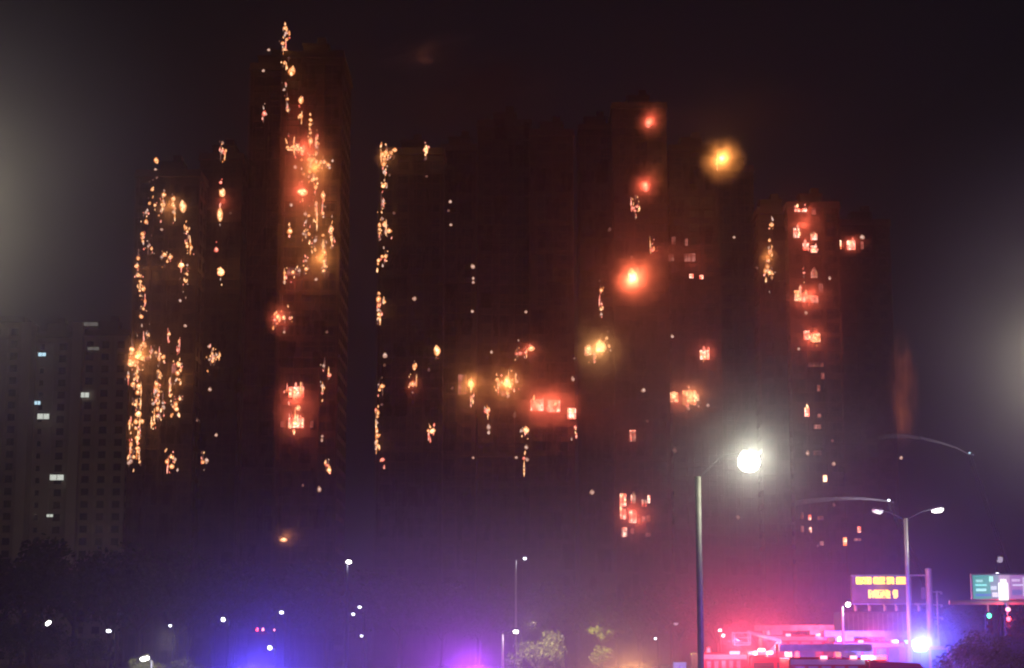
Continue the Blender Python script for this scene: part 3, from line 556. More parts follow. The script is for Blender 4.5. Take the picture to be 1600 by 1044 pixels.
mist(475, 330, 80, 260, 314, .022, 'thin orange red smoke veil before the tallest tower', 50, .5, (.7,.6,.55), 2.4)
mist(1090, 620, 130, 110, 362, .034, 'dusky red smoke veil round the bright fire behind the street lamp', 50, .5, (.7,.6,.6), 2.4)
lamp('fire_and_fill_light', at(665, 92, 344), (1,.30,.18), 420, 1)  # lamp added to redden the roof smoke, no flame stands here
mist(1340, 660, 120, 110, 152, .02, 'pale spray fanning out from the hose water before the right tower', 90, .4, (.9,.9,.95), 2.2)
lamp('water_fill_light', at(1350, 690, 151), (.85,.85,1), 60, 1.5)  # fill lamp added to brighten the spray
# ------------------------------------------------------------------ haze
hz = MB(); hz.box(-620, 620, -80, 820, -1, 135)
hm = bpy.data.materials.new('haze'); hm.use_nodes = True; t = hm.node_tree; t.nodes.clear()
o_ = t.nodes.new('ShaderNodeOutputMaterial'); v = t.nodes.new('ShaderNodeVolumePrincipled')
v.inputs['Color'].default_value = (.86,.82,.82,1); v.inputs['Density'].default_value = .0003; v.inputs['Anisotropy'].default_value = .75
t.links.new(v.outputs[0], o_.inputs['Volume'])
tag(hz.build('haze', hm), kind='stuff')

# ------------------------------------------------------------------ street lamps
def street_lamp(px, py, Y, label, head='w', arm_px=-12, group=None, head_size=(.6,.28), power=0, tilt=0, z_pole=None, col=(.9,.88,1), pr=.07, big=False):
    p = at(px, py, Y); bx = at(px+arm_px, py, Y).x - p.x
    t = thing('street_lamp', label, 'street lamp', (p.x+bx, Y, 0), 0, group); H = p.z
    pz = H-.15 if z_pole is None else z_pole
    b = MB(); b.tube((0,0,0),(0,0,.5),pr*1.7,pr*1.6,12); b.tube((0,0,.5),(0,0,pz),pr*1.35,pr*.85,12); b.build('pole', M['pole'] if px in (820,806,1325) else M['dark'], t, smooth=False)
    if abs(bx) > .05:
        a = MB(); pts = [Vector((0,0,pz-.05)), Vector((-bx*.35,0,pz+(H-pz)*.7)), Vector((-bx*.7,0,H+.05)), Vector((-bx,0,H+.06))]
        for i in range(3): a.tube(pts[i], pts[i+1], pr*.55, pr*.5, 8)
        a.build('arm', M['dark'], t)
    hw, hh = head_size; h = MB(); h.lathe([(-hw*.5,.02),(-hw*.42,hh*.4),(0,hh*.55),(hw*.42,hh*.42),(hw*.5,.02)],12,'x',(0,0,.06)); ho = h.build('lamp_head', M['dark'], t, (-bx,0,H), smooth=True)
    ho.rotation_euler = (0,tilt,0)
    l = MB(); l.lathe([(-hw*.44,.02),(-hw*.34,hh*.5),(0,hh*.62),(hw*.34,hh*.5),(hw*.44,.02)],12,'x',(0,0,-.02)); l.build('lens', E[head], ho, smooth=True)
    if power: lamp('lamp_and_fill_light', (-bx, -.3, H-.35), col, power, .12, t)
    return t
LW = .65
# the bright lamp on the right
def big_lamp():
    Y = 65; hp = at(1171, 714, Y); pp = at(1091, 745, Y); t = thing('street_lamp', 'tall grey street lamp with a blinding white square head', 'street lamp', (at(1093,900,Y).x, Y, 0))
    x = t.location.x; b = MB(); b.tube((0,0,0),(0,0,.7),.2,.18,16); b.tube((0,0,.7),(0,0,pp.z),.115,.1,16); b.build('pole', mat('weathered_lamp_post',(.10,.095,.075),.6,.2,nscale=4), t, smooth=True)
    a = MB(); dx = hp.x-x; a.tube((0,0,pp.z-.06),(dx*.5,.1,hp.z+.06),.012,.011,8); a.tube((dx*.5,.1,hp.z+.06),(dx-.3,.1,hp.z+.14),.011,.011,8); a.build('arm', M['dark'], t)
    h = MB(); h.box(-.3,.3,-.3,.3,.032,.14); ho = h.build('lamp_head', M['silver'], t, (dx,.05,hp.z), bevel=.03); ho.rotation_euler=(-.1,.12,0)
    l = MB(); l.lathe([(-.52,.02),(-.48,.22),(-.34,.35),(-.15,.385),(.02,.33),(.03,.02)],20,'z'); l.build('lens', E['lampwhite'], ho, smooth=True)
    lamp('lamp_and_fill_light', (dx,-.6,hp.z-.1), (.95,1,.76), 2000*LW, .35, t)
big_lamp()
def double_lamp():
    Y = 100; t = thing('street_lamp', 'slim street lamp with two arms behind the amber message sign', 'street lamp', (at(1418,900,Y).x, Y, 0)); x = t.location.x
    top = at(1414,810,Y).z; b = MB(); b.tube((0,0,0),(0,0,top),.13,.1,12); b.build('pole', M['pole'], t, smooth=True)
    for (px, py, tl, w_) in ((1371,799,.12,.62),(1465,797,-.22,.68)):
        p = at(px, py, Y); dx = p.x-x; a = MB(); a.tube((0,0,top-.1),(dx*.5,0,p.z-.08),.04,.035,8); a.tube((dx*.5,0,p.z-.08),(dx*.85,0,p.z+.05),.035,.03,8); a.build('arm', M['dark'], t)
        h = MB(); h.lathe([(-w_/2,.03),(-w_*.3,.1),(w_*.3,.12),(w_/2,.03)],12,'x',(0,0,.06)); ho = h.build('lamp_head', M['silver'], t, (dx,0,p.z), smooth=True); ho.rotation_euler=(0,tl,0)
        l = MB(); l.lathe([(-w_*.46,.02),(-w_*.25,.09),(w_*.25,.13),(w_*.46,.02)],12,'x',(0,0,-.02)); l.build('lens', E['lampwhite'] if px > 1400 else E['roomwhite'], ho, smooth=True)
        lamp('lamp_and_fill_light', (dx,-.3,p.z-.3), (1,.93,.85), 260 if px > 1400 else 60, .15, t)
double_lamp()
SL = [(545,877,150,'lampwhite',-2,'lone lamp high over the dark trees left of centre',120,.0,(.5,.3)),
 (75,973,210,'lampwhite',-14,'tilted white street lamp at the far left above the trees',90,-.7,(.8,.36)),
 (170,985,200,'lampcool',10,'white street lamp second from the far left',60,0,(.62,.34)),
 (266,977,200,'lampcool',6,'tiny street lamp with a faint halo at the left',25,0,(.34,.24)),
 (349,967,190,'lampcool',8,'round white street lamp left of the red beacon',70,0,(.5,.42)),
 (226,1028,90,'lampwhite',12,'bright low street lamp in front of the lit tree at the left',300,-.25,(.5,.2)),
 (440,956,190,'lampcool',-9,'white street lamp above the red beacon',60,0,(.5,.32)),
 (422,1011,170,'lampcool',8,'low white car headlight below the red beacon, built as a lamp',60,.1,(.5,.4)),  # a car headlight, stood in for by a low post lamp
 (562,948,190,'lampcool',8,'upper of the two close street lamps in the blue haze',25,0,(.42,.24)),
 (552,959,180,'lampcool',-8,'lower of the two close street lamps in the blue haze',25,0,(.36,.26)),
 (565,993,170,'lampcool',8,'small street lamp low in the blue haze under the close pair',15,0,(.28,.2)),
 (820,872,150,'lampcool',-14,'dim tall street lamp with its grey post in the middle',30,0,(.3,.2)),
 (806,986,95,'lampwhite',-21,'street lamp with a lit violet post at the bottom centre',70,0,(.3,.17)),
 (1325,943,100,'lampwhite',-9,'small street lamp at the left end of the message sign',70,0,(.3,.26)),
 (1130,992,120,'lampcool',-5,'small lamp at the left of the fire engines',20,0,(.24,.2)),
 (1056,974,160,'lampdim',-8,'faint lamp left of the tall grey post',0,0,(.5,.24)),
 (1024,997,160,'lampcool',4,'small pale lamp in the amber haze',10,0,(.24,.2)),
 (878,993,160,'lampdim',5,'faint lamp between the two lit trees',0,0,(.3,.22)),
 (1562,873,150,'lampdim',-6,'faint round lamp above the lit billboard',0,0,(.55,.5)),
 (110,1027,150,'lampdim',6,'faint low lamp at the far left',0,0,(.32,.2)),
 (1558,896,140,'lampcool',3,'small lamp on the top edge of the billboard',0,0,(.3,.18))]
for x, y, Y, h, a, lab, pw, tl, hs in SL:
    street_lamp(x, y, Y, lab, h, a, None, hs, pw, tl, pr=.08 if Y > 120 else .07)
# two lamps of the same street just outside the frame
street_lamp(-170, 300, 26, 'street lamp beyond the left edge of the view', 'lampwhite', -60, None, (.6,.25), 1500, 0, col=(1,.95,.62))
street_lamp(1700, 540, 38, 'street lamp beyond the right edge of the view', 'lampwhite', 70, None, (.6,.25), 1500, 0, col=(1,.93,.64))
# smaller dots: headlights and windows in the dark low ground
for x, y, Y, lab in ((1125,985,125,'small white floodlight on a stand at the left of the fire engines'),):
    t = thing('floodlight', lab, 'floodlight', (at(x,y,Y).x, Y, 0)); z = at(x,y,Y).z
    b = MB(); b.tube((0,0,.4),(0,0,z),.03,.025,8)
    for k in range(3): b.tube((0,0,.8),(.6*math.cos(k*2.1),.6*math.sin(k*2.1),0),.02,.02,6)
    b.build('stand', M['steel'], t); b = MB(); b.box(-.13,.13,0,.1,-.09,.09); b.build('lamp_head', M['dark'], t, (0,0,z)); b = MB(); b.box(-.11,.11,-.02,-.001,-.07,.07); b.build('lens', E['lampcool'], t, (0,0,z))

# ------------------------------------------------------------------ message sign gantry
def gantry():
    Y = 108; X = lambda px: at(px, 930, Y).x; Z = lambda py: at(1400, py, Y).z
    x0 = X(1452)
    t = thing('message_sign', 'cantilever road message sign with amber lettering on a thick post', 'road sign', (x0, Y, 0)); D = lambda px: X(px)-x0
    b = MB(); b.tube((0,0,0),(0,0,.5),.34,.34,20); b.tube((0,0,.5),(0,0,Z(889)),.22,.19,20); b.lathe([(Z(889),.2),(Z(889)+.06,.1)],20); b.build('post', M['pole'], t, smooth=False)
    b = MB(); 
    for py, xe in ((899,1331),(944,1428)): b.tube((0,0,Z(py)),(D(xe),0,Z(py)),.07 if py>920 else .05,.05,10)
    for px in (1331,1375,1418): b.tube((D(px),.1,Z(899)),(D(px),.1,Z(944)),.04,.04,6)
    b.build('arm', M['pole'], t)
    b = MB(); b.box(D(1330),D(1424),-.2,.25,Z(943),Z(900.5)); cab = b.build('sign_cabinet', M['signgrey'], t, bevel=.02)
    b = MB(); b.box(D(1330)-.02,D(1424)+.02,-.26,-.202,Z(945),Z(943.4)); b.box(D(1330)-.02,D(1424)+.02,-.26,-.202,Z(901),Z(899.6)); b.build('trim', M['silver'], cab)
    # lettering: LED dots, 4 words above, one short line of characters and an arrow mark below
    led = MB(); led2 = MB(); r = random.Random(3)
    def text(a, c, top, bot, words, mb, ylw=None):
        x = a
        for n, wd in words:
            cw = wd/n
            for k in range(n):
                y2 = ylw and x < ylw; mb = MB()
                for i in range(5):
                    for j in range(7):
                        if r.random() < .74:
                            cx = D(x+(i+.5)*cw/5.6); cz = Z(top+(bot-top)*(j+.5)/7); q = .034
                            mb.box(cx-q, cx+q, -.23, -.203, cz-q*.9, cz+q*.9)
                mb.build('letter', E['ambery' if y2 else 'amber'], cab); x += cw
            x += 2.6
    text(1337.5,0,902,913,[(4,24),(3,18.5),(2,12),(3,15)],led,1352); text(1356,0,922,935,[(4,35),(1,9)],led)
    for px in (1333,1355,1379,1397,1432): 
        b = MB(); b.tube((D(px),-.15,Z(945)),(D(px)+.05,-.35,Z(948)),.05,.05,8); b.tube((D(px)+.05,-.35,Z(947.5)),(D(px)+.05,-.35,Z(955)),.09,.1,10); b.build('lamp_shade', M['pole'], t)
    b = MB(); b.box(D(1440),D(1446),-.1,.1,Z(936),Z(918)); b.build('control_box', M['signgrey'], t)
    lamp('sign_light', (D(1378),-.6,Z(918)), (1,.55,.12), 28, .5, t)
    return t
gantry()
# dark panel behind: rear of a tall covered lorry below the sign
def lorry():
    Y = 118; x0 = at(1378, 1000, Y).x; t = thing('box_lorry', 'dark violet lit box lorry behind the fire engines under the message sign', 'lorry', (x0, Y, 0)); s = mpp(Y)
    W = (1444-1317)*s/2; top = at(1378, 956, Y).z
    b = MB(); b.box(-W,W*.72,0,2.4,1.05,top); bd = b.build('cargo_box', mat('lorry_box',(.25,.2,.32),.5), t, bevel=.05)
    b = MB()
    for i in range(14): x = -W+.2+i*(W*1.72-.4)/13; b.box(x-.03,x+.03,-.03,-.002,1.1,top-.1)
    tag(b.build('rib', M['steel'], bd), kind='stuff')
    b = MB(); b.box(-W,W,.2,2.2,.6,.98); b.build('chassis', M['dark'], t)
    b = MB(); b.box(W*.74,W,.05,2.35,1.0,3.0); cb = b.build('cab', M['white'], t, bevel=.12); b = MB(); b.box(W*.78,W*.94,.0,.048,1.9,2.7); b.build('window', M['glass'], cb)
    for x in (-W*.8,-W*.55,W*.8):
        b = MB(); b.lathe([(-.15,.02),(-.15,.48),(.15,.48),(.15,.02)],18,'y',(x,.2,.5)); b.build('wheel', M['rubber'], t)
lorry()
# signal mast with three crossbars right of the thick post
t = thing('signal_mast', 'thin mast with three short crossbars right of the thick sign post', 'mast', (at(1465,950,110).x,110,0))
b = MB(); b.tube((0,0,0),(0,0,at(1465,923,110).z),.07,.06,8); b.build('pole', M['pole'], t)
for py in (925,945,965):
    b = MB(); z = at(1465,py,110).z; b.tube((-.28,0,z),(.28,0,z),.04,.04,8); b.lathe([(-.06,.02),(-.06,.07),(.06,.07),(.06,.02)],8,'z',(.25,0,z-.08)); b.build('crossbar', M['pole'], t)

# ------------------------------------------------------------------ billboard gantry at the right edge
def billboard():
    Y = 92; X = lambda px: at(px, 930, Y).x; Z = lambda py: at(1560, py, Y).z; x0 = X(1625)
    t = thing('sign_gantry', 'long horizontal gantry beam carrying the lit billboard at the right edge', 'gantry', (x0, Y, 0)); D = lambda px: X(px)-x0
    b = MB(); b.tube((D(1483),0,Z(941.5)),(D(1660),0,Z(941.5)),.115,.115,12); b.build('beam', M['pole'], t); b = MB(); b.tube((0,0,0),(0,0,Z(930)),.18,.18,14); b.build('post', M['pole'], t)
    p = thing('billboard', 'lit billboard with green, white and violet panels over the gantry beam', 'billboard', (X(1517), Y-.15, Z(938))); 
    K = lambda px: X(px)-X(1517); ZZ = lambda py: Z(py)-Z(938)
    b = MB(); b.box(K(1517),K(1650),0,.2,0,ZZ(896)); fr = b.build('frame', M['silver'], p, bevel=.05)
    def pan(a,bb,c,d,col,s,nm='panel'):
        q = MB(); q.box(K(a),K(bb),-.03-pan.k*.002,-.002-pan.k*.0015,ZZ(d),ZZ(c)); pan.k += 1; q.build(nm, emitmat(nm+'_'+str(pan.k), col, s), fr)
    pan.k = 0
    pan(1519.5,1547,899,936,(.03,.42,.36),.85); pan(1547,1560,899,936,(.20,.30,.42),.85); pan(1560,1577,899,936,(.55,.35,.6),.85); pan(1577,1648,899,936,(.38,.16,.52),.85)
    for (a,bb,c,d,col,s) in ((1524,1535,906,910,(.4,.9,.85),.9),(1523,1541,913,916,(.3,.95,.9),1),(1524,1540,920,924,(.45,.95,1),1.1),(1523,1547,928,932,(.05,.25,.7),.8),(1545,1551,901,909,(.4,1,.85),1.2),(1547,1556,916,922,(.75,.85,1),.9),(1549,1558,926,933,(.9,.85,1),1.),
      (1559,1574,911,938,(1,.95,1),1.6),(1562,1572,905,911,(1,.93,.98),1.2),(1580,1593,905,909,(.8,.6,.95),.8),(1581,1598,913,916,(.75,.65,1),.9),(1580,1596,922,930,(.15,.15,.6),.7),(1597,1610,902,932,(.85,.7,1),.7)):
        pan(a,bb,c,d,col,s,'print')
    lamp('billboard_light', (K(1560),-.8,ZZ(915)), (.8,.8,1), 30, .5, p)
    # traffic signals hanging under the beam
    def signal(px, py, lens, label, on):
        q = thing('traffic_light', label, 'traffic light', (X(px), Y-.1, Z(py))); b = MB(); b.box(-.16,.16,0,.2,-.5,.5); hd = b.build('housing', M['dark'], q, bevel=.03)
        b = MB(); b.tube((0,.1,.5),(0,.1,Z(941.5)-Z(py)+.0),.04,.04,8); b.build('bracket', M['pole'], q)
        for i, z in enumerate((.33,0,-.33)):
            b = MB(); b.lathe([(-.03,.01),(-.03,.09),(0,.12)],14,'y',(0,0,z)); b.build('lens', E[lens] if i == on else M['dark'], hd)
            b = MB(); b.lathe([(-.16,.13),(0,.13)],14,'y',(0,0,z)); b.build('visor', M['dark'], hd)
    signal(1573,978,'red','traffic light with its red lens lit below the billboard',0); signal(1543,973,'green','traffic light with its green lens lit left of the red one',0)
    lamp('signal_light', Vector((X(1573),Y-.6,Z(969))), (1,.05,.08), 160, .15)
    lamp('signal_light', Vector((X(1543),Y-.6,Z(963))), (.1,1,.6), 4, .1)
    q = thing('lamp_pod', 'small red and white warning lamp above the red traffic light', 'warning lamp', (X(1572),Y-.25,Z(954))); b = MB(); b.lathe([(-.05,.05),(0,.12),(.1,.11),(.15,.02)],12); b.build('lens', E['pink'], q); b = MB(); b.box(-.06,.06,.0,.1,.12,.42); b.build('bracket', M['pole'], q)
billboard()

# ------------------------------------------------------------------ fire engines and other vehicles
def wheel(t, x, y, r=.52):
    b = MB(); b.lathe([(-.14,.3),(-.15,r*.92),(-.12,r),(.12,r),(.15,r*.92),(.14,.3)],22,'y',(x,y,r)); w_ = b.build('wheel', M['rubber'], t)
    b = MB(); b.lathe([(-.12,.05),(-.14,.3),(-.05,.31)],16,'y',(x,y,r)); b.build('rim', M['silver'], w_)
def beacon(t, x, y, z, e, s=1.0):
    b = MB(); b.lathe([(0,.1*s),(.05*s,.1*s),(.05*s,.085*s),(.2*s,.08*s),(.24*s,.03*s)],14,'z',(x,y,z)); b.build('beacon', e, t, smooth=True)
def fire_engine(px, Y, L, H, label, bar, rz=0, ladder=True, flip=False, colour='red', bodyz=None):
    """side on; +x is the front"""
    t = thing('fire_engine', label, 'fire engine', (at(px, 1000, Y).x, Y, 0), rz + (math.pi if flip else 0)); h = L/2; W = 1.2
    c = M[colour]
    b = MB(); b.box(-h,h,-W*.8,W*.8,.45,.85); b.build('chassis', M['dark'], t)
    b = MB(); b.box(-h,h-2.6,-W,W,.86,H-.25); bd = b.build('body', c, t, bevel=.06)
    n = 5
    for sgn in (-1,1):
        for i in range(n):      # roller shutters with slats
            x0 = -h+.25+i*(L-3.1)/n; x1 = x0+(L-3.1)/n-.16; q = MB(); q.box(x0,x1,sgn*W-.01,sgn*(W+.012)+.002,1.0,H-.62)
            for k in range(10): z = 1.05+k*(H-1.7)/10; q.box(x0+.02,x1-.02,sgn*(W+.014)-.008,sgn*(W+.022)+.004,z,z+.05)
            q.build('shutter', M['silver'], bd)
        q = MB(); q.box(-h+.05,h-2.7,sgn*(W+.01)-.006,sgn*(W+.02)+.006,H-.56,H-.34); q.build('stripe', M['white'], bd)
    b = MB()
    b.v += [(h-2.55,-W,.7),(h,-W,.7),(h,-W,1.7),(h-.25,-W,H-.5),(h-2.55,-W,H-.4),(h-2.55,W,.7),(h,W,.7),(h,W,1.7),(h-.25,W,H-.5),(h-2.55,W,H-.4)]
    b.f += [(0,1,2,3,4),(9,8,7,6,5),(0,5,6,1),(1,6,7,2),(2,7,8,3),(3,8,9,4),(4,9,5,0)]; b.m += [0]*7
    cab = b.build('cab', c, t, bevel=.08)
    for sgn in (-1,1):
        for x0,x1 in ((h-2.4,h-1.4),(h-1.25,h-.4)): q = MB(); q.box(x0,x1,sgn*(W+.01)-.006,sgn*(W+.015)+.006,1.65,H-.7); q.build('window', M['glass'], cab)
    q = MB(); q.quad((h-.02,-W*.88,1.8),(h-.02,W*.88,1.8),(h-.22,W*.88,H-.6),(h-.22,-W*.88,H-.6)); o = q.build('windscreen', M['glass'], cab); o.location.x = .03
    q = MB(); q.box(h,h+.2,-W,W,.45,.8); q.build('bumper', M['white'], t, bevel=.04)
    for y in (-.85,.85): q = MB(); q.lathe([(0,.13),(.05,.11),(.06,.01)],12,'x',(h+.005,y,1.05)); q.build('headlight', E['lampcool'], cab)
    for y in (-W*.9,W*.9): q = MB(); q.box(-h-.04,-h-.002,y-.1,y+.1,1.0,1.3); q.build('tail_light', E['red'], bd)
    for x in (-h+1.4,-h+2.6,h-1.3):
        for y in (-W+.1,W-.1): wheel(t, x, y)
    if ladder:
        q = MB()
        for y in (-.45,.45): q.box(-h-.3,h-2.2,y-.05,y+.05,H+.0,H+.32)
        k = -h
        while k < h-2.4: q.box(k,k+.06,-.4,.4,H+.1,H+.16); k += .35
        q.build('ladder', M['silver'], t)
        q = MB(); q.box(-h+.2,-h+1.2,-.9,.9,H-.24,H-.01); q.build('roof_locker', M['silver'], bd); q = MB(); q.box(h-3.6,h-2.9,-.6,.6,H-.24,H-.01); q.build('roof_locker', M['silver'], bd)
    q = MB(); q.box(h-2.1,h-1.7,-1.0,1.0,H-.46,H-.36); lb = q.build('light_bar', M['dark'], t)
    for i, e in enumerate(bar):
        y = -.9+i*1.8/(len(bar)-1); q = MB(); q.box(h-2.1,h-1.7,y-.16,y+.16,H-.358,H-.18); q.build('beacon', E[e], lb, bevel=.03)
    beacon(bd, -h+.4, -.95, H-.24, E[bar[0]]); beacon(bd, -h+.4, .95, H-.24, E[bar[-1]])
    for x in (-h+1.5,-h+3.3,h-3.2):
        q = MB(); q.box(x-.14,x+.14,-W-.1,-W-.012,H-.32,H-.18); q.build('side_lamp', E['lampcool' if x > 0 else 'pink'], bd)
    return t
fire_engine(1387, 104, 6.6, 3.35, 'red fire engine at the right end with the blazing blue light bar', ['cyan','blue','cyan','blue'], rz=.06)
fire_engine(1275, 110, 6.4, 3.75, 'tall fire engine in the middle carrying a ladder on its roof', ['red','pink','red','pink'], rz=-.05)
fire_engine(1165, 92, 4.9, 2.75, 'low red fire tender at the left end of the row', ['red','lampcool','pink','red'], rz=.12, ladder=False)
fire_engine(1330, 84, 6.0, 2.55, 'low fire engine in front of the row with small white lamps', ['red','pink','lampcool','red'], rz=.04, ladder=True)
t = thing('strobe_light', 'blazing blue white strobe light at the right end of the fire engines', 'strobe light', (at(1438,1009,98).x, 98, 0)); zz = at(1438,1009,98).z
b = MB(); b.tube((0,0,0),(0,0,zz-.3),.05,.04,8); b.build('stand', M['dark'], t); b = MB(); b.lathe([(-.3,.02),(-.28,.3),(0,.42),(.25,.32),(.36,.02)],16,'z',(0,0,zz)); b.build('lens', E['cyan'], t, smooth=True)
# aerial platform basket raised beside the left tender
t = thing('aerial_platform', 'folded boom with a basket above the left fire tender', 'aerial platform', (at(1192,1000,97).x,97,0))
b = MB(); b.box(-1.2,1.2,-1.1,1.1,.5,1.1); b.build('turntable', M['red'], t, bevel=.05); b = MB(); b.tube((-.9,0,1.1),(.9,0,3.05),.2,.16,8); b.tube((.9,0,3.1),(-.8,0,3.55),.13,.1,8); b.build('boom', M['silver'], t)
b = MB()
for z in (3.0,3.25,3.5):
    for a_,c_ in (((-1.5,-.4,z),(-.7,-.4,z)),((-1.5,.4,z),(-.7,.4,z)),((-1.5,-.4,z),(-1.5,.4,z)),((-.7,-.4,z),(-.7,.4,z))): b.tube(a_,c_,.025,.025,6)
for x in (-1.5,-.7):
    for y in (-.4,.4): b.tube((x,y,2.9),(x,y,3.5),.025,.025,6)
b.box(-1.5,-.7,-.4,.4,2.86,2.92); b.build('basket', M['white'], t)
b = MB(); b.box(-.3,.0,-.6,-.4,2.5,2.7); b.build('work_lamp', E['lampwhite'], t)
lamp('beacon_and_fill_light', at(1170,1022,88), (1,.8,.85), 60, .1)
# unseen cars added below the frame to carry the coloured bottom glow
def unseen_beacon_car(px, Y, label, bar, rz=0, body='white'):
    t = thing('unseen_beacon_car', label, 'added car', (at(px,1000,Y).x, Y, 0), rz); 
    prof = [(-2.3,.45),(-2.32,.85),(-2.1,1.0),(-1.5,1.05),(-.95,1.48),(.45,1.5),(1.15,1.02),(2.1,.88),(2.3,.7),(2.3,.4)]
    b = MB(); n = len(prof)
    for y in (-.88,.88): b.v += [(x,y*(1 if z < 1.1 else .84),z) for x,z in prof]
    b.f.append(tuple(range(n))); b.f.append(tuple(reversed(range(n,2*n)))); b.m += [0,0]
    for i in range(n): j=(i+1)%n; b.f.append((i,n+i,n+j,j)); b.m.append(0)
    bd = b.build('body', M[body], t, bevel=.04)
    for s in (-1,1):
        for pts in ([(-.85,1.42),(-.1,1.43),(-.1,1.08),(-1.3,1.08)],[(0,1.43),(.4,1.42),(.95,1.08),(0,1.08)]):
            q = MB(); q.quad(*[(x,s*(.9-(z-1.08)*.35),z) for x,z in pts]); q.build('window', M['glass'], bd)
    q = MB(); q.quad((.5,-.68,1.47),(.5,.68,1.47),(1.14,.78,1.06),(1.14,-.78,1.06)); o=q.build('windscreen', M['glass'], bd); o.location=(.03,0,.02)
    for x in (-1.4,1.4):
        for y in (-.8,.8): wheel(t, x, y, .33)
    for y in (-.6,.6):
        q=MB(); q.box(2.28,2.33,y-.16,y+.16,.66,.8); q.build('headlight', E['lampcool'], bd); q=MB(); q.box(-2.35,-2.3,y-.14,y+.14,.8,.95); q.build('tail_light', E['red'], bd)
    q = MB(); q.box(-.35,-.1,-.6,.6,1.5,1.55); lb = q.build('light_bar', M['dark'], t)
    for i,e in enumerate(bar): y=-.45+i*.9/(len(bar)-1); q=MB(); q.box(-.36,-.09,y-.2,y+.2,1.552,1.68); q.build('beacon', E[e], lb, bevel=.02)
    return t
unseen_beacon_car(395, 44, 'added unseen car below the frame at the left with blue beacons', ['blue','blue','blue'], .2)
unseen_beacon_car(735, 42, 'added unseen car below the frame in the middle with red and blue beacons', ['blue','red','blue'], -.1)
unseen_beacon_car(985, 44, 'added unseen car below the frame with amber beacons', ['amberlamp','amberlamp','amberlamp'], .1)  # car added in place of an unseen sodium lamp
BL, VI, RD, MG = (.08,.05,.9), (.36,.05,.85), (1,.05,.11), (1,.07,.30)
for x, y, Y, c, p in [(400,1062,43.8,BL,2900),(735,1062,41.8,VI,4000),(985,1066,44,(1,.45,.12),800),
   (1150,1002,88,RD,2000),(1215,1000,96,RD,1800),(1290,980,105,RD,1300),(1360,995,97,MG,900),(1310,1030,78,MG,60),(1442,1005,96,(.05,.07,1),6000),(1436,1010,97,(.2,.6,1),150),(1500,1062,60,(.32,.09,.9),6500)]:  # the weak magenta fill and the last violet lamp are added, without a vehicle
    lamp('beacon_and_fill_light', at(x, y, Y), c, p, .12)
# water jets thrown at the right tower by two aerial ladders
jm = bpy.data.materials.new('water_spray'); jm.use_nodes = True; t_ = jm.node_tree; t_.nodes.clear(); L_ = t_.links.new
o_ = t_.nodes.new('ShaderNodeOutputMaterial'); mx = t_.nodes.new('ShaderNodeMixShader'); tr = t_.nodes.new('ShaderNodeBsdfTransparent'); ms = t_.nodes.new('ShaderNodeMixShader')
df = t_.nodes.new('ShaderNodeBsdfDiffuse'); tl = t_.nodes.new('ShaderNodeBsdfTranslucent'); tc = t_.nodes.new('ShaderNodeTexCoord'); sx = t_.nodes.new('ShaderNodeSeparateXYZ'); mr = t_.nodes.new('ShaderNodeMapRange')
for d_ in (df, tl): d_.inputs[0].default_value = (.8,.82,.85,1)
mr.inputs[1].default_value = -7.3; mr.inputs[2].default_value = 0; mr.inputs[3].default_value = 0; mr.inputs[4].default_value = .6
L_(tc.outputs['Object'], sx.inputs[0]); L_(sx.outputs[0], mr.inputs[0]); L_(mr.outputs[0], mx.inputs[0]); L_(df.outputs[0], ms.inputs[1]); L_(tl.outputs[0], ms.inputs[2]); L_(tr.outputs[0], mx.inputs[1]); L_(ms.outputs[0], mx.inputs[2]); L_(mx.outputs[0], o_.inputs[0])
for pts, Y, lab, lab2, pw in (([(1512,709),(1495,700),(1470,692),(1440,685),(1410,681),(1385,682),(1355,688)],150,'upper thin arc of hose water at the far right','tall dark ladder boom whose nozzle throws the upper water arc',22),
                   ([(1386,783),(1370,781),(1345,779),(1315,779),(1285,781),(1255,784),(1225,789)],140,'lower nearly level arc of hose water above the double street lamp','dark ladder boom whose nozzle throws the lower water arc',90)):
    P = [at(x, y, Y) for x, y in pts]; o0 = P[0]; b = MB()
    for i in range(len(P)-1): b.tube(P[i]-o0, P[i+1]-o0, .03+.035*i, .03+.035*(i+1), 8, cap=False)
    tag(b.build('water_jet', jm, None, o0, smooth=True), lab, 'water jet')
    t = thing('ladder_boom', lab2, 'ladder boom', (o0.x+5, Y, 0)); q = o0-t.location
    b = MB()
    for dy in (-.3,.3):
        b.tube((0,dy,1.5),(q.x+.1,dy,q.z-.15),.06,.04,6); b.tube((0,dy,2.2),(q.x+.15,dy,q.z+.2),.04,.03,6)
    for i in range(28):
        f = i/28; b.tube((q.x*f,-.3,1.5+(q.z-1.65)*f),(q.x*f,.3,1.5+(q.z-1.65)*f),.02,.02,5)
    b.build('ladder', M['dark'], t); b = MB(); b.box(-1.5,1.5,-1.2,1.2,0,1.5); b.build('carrier', M['dark'], t, bevel=.1)
    b = MB(); b.tube((q.x+.5,0,q.z-.1),(q.x+.02,0,q.z),.07,.04,10); b.build('nozzle', M['silver'], t)
    b = MB(); b.lathe([(0,.02),(.04,.09),(.1,.09),(.13,.02)],10,'z',(q.x+.1,-.2,q.z-.02)); b.build('work_lamp', E['lampcool' if Y == 140 else 'roomcool'], t)
    for k_ in (0, 2, 4): lamp('water_fill_light', P[k_]+Vector((0,-1.6,-.5)), (.9,.85,1), pw*(1-k_*.18), .1)  # fill lamps added along the arc so the water shows
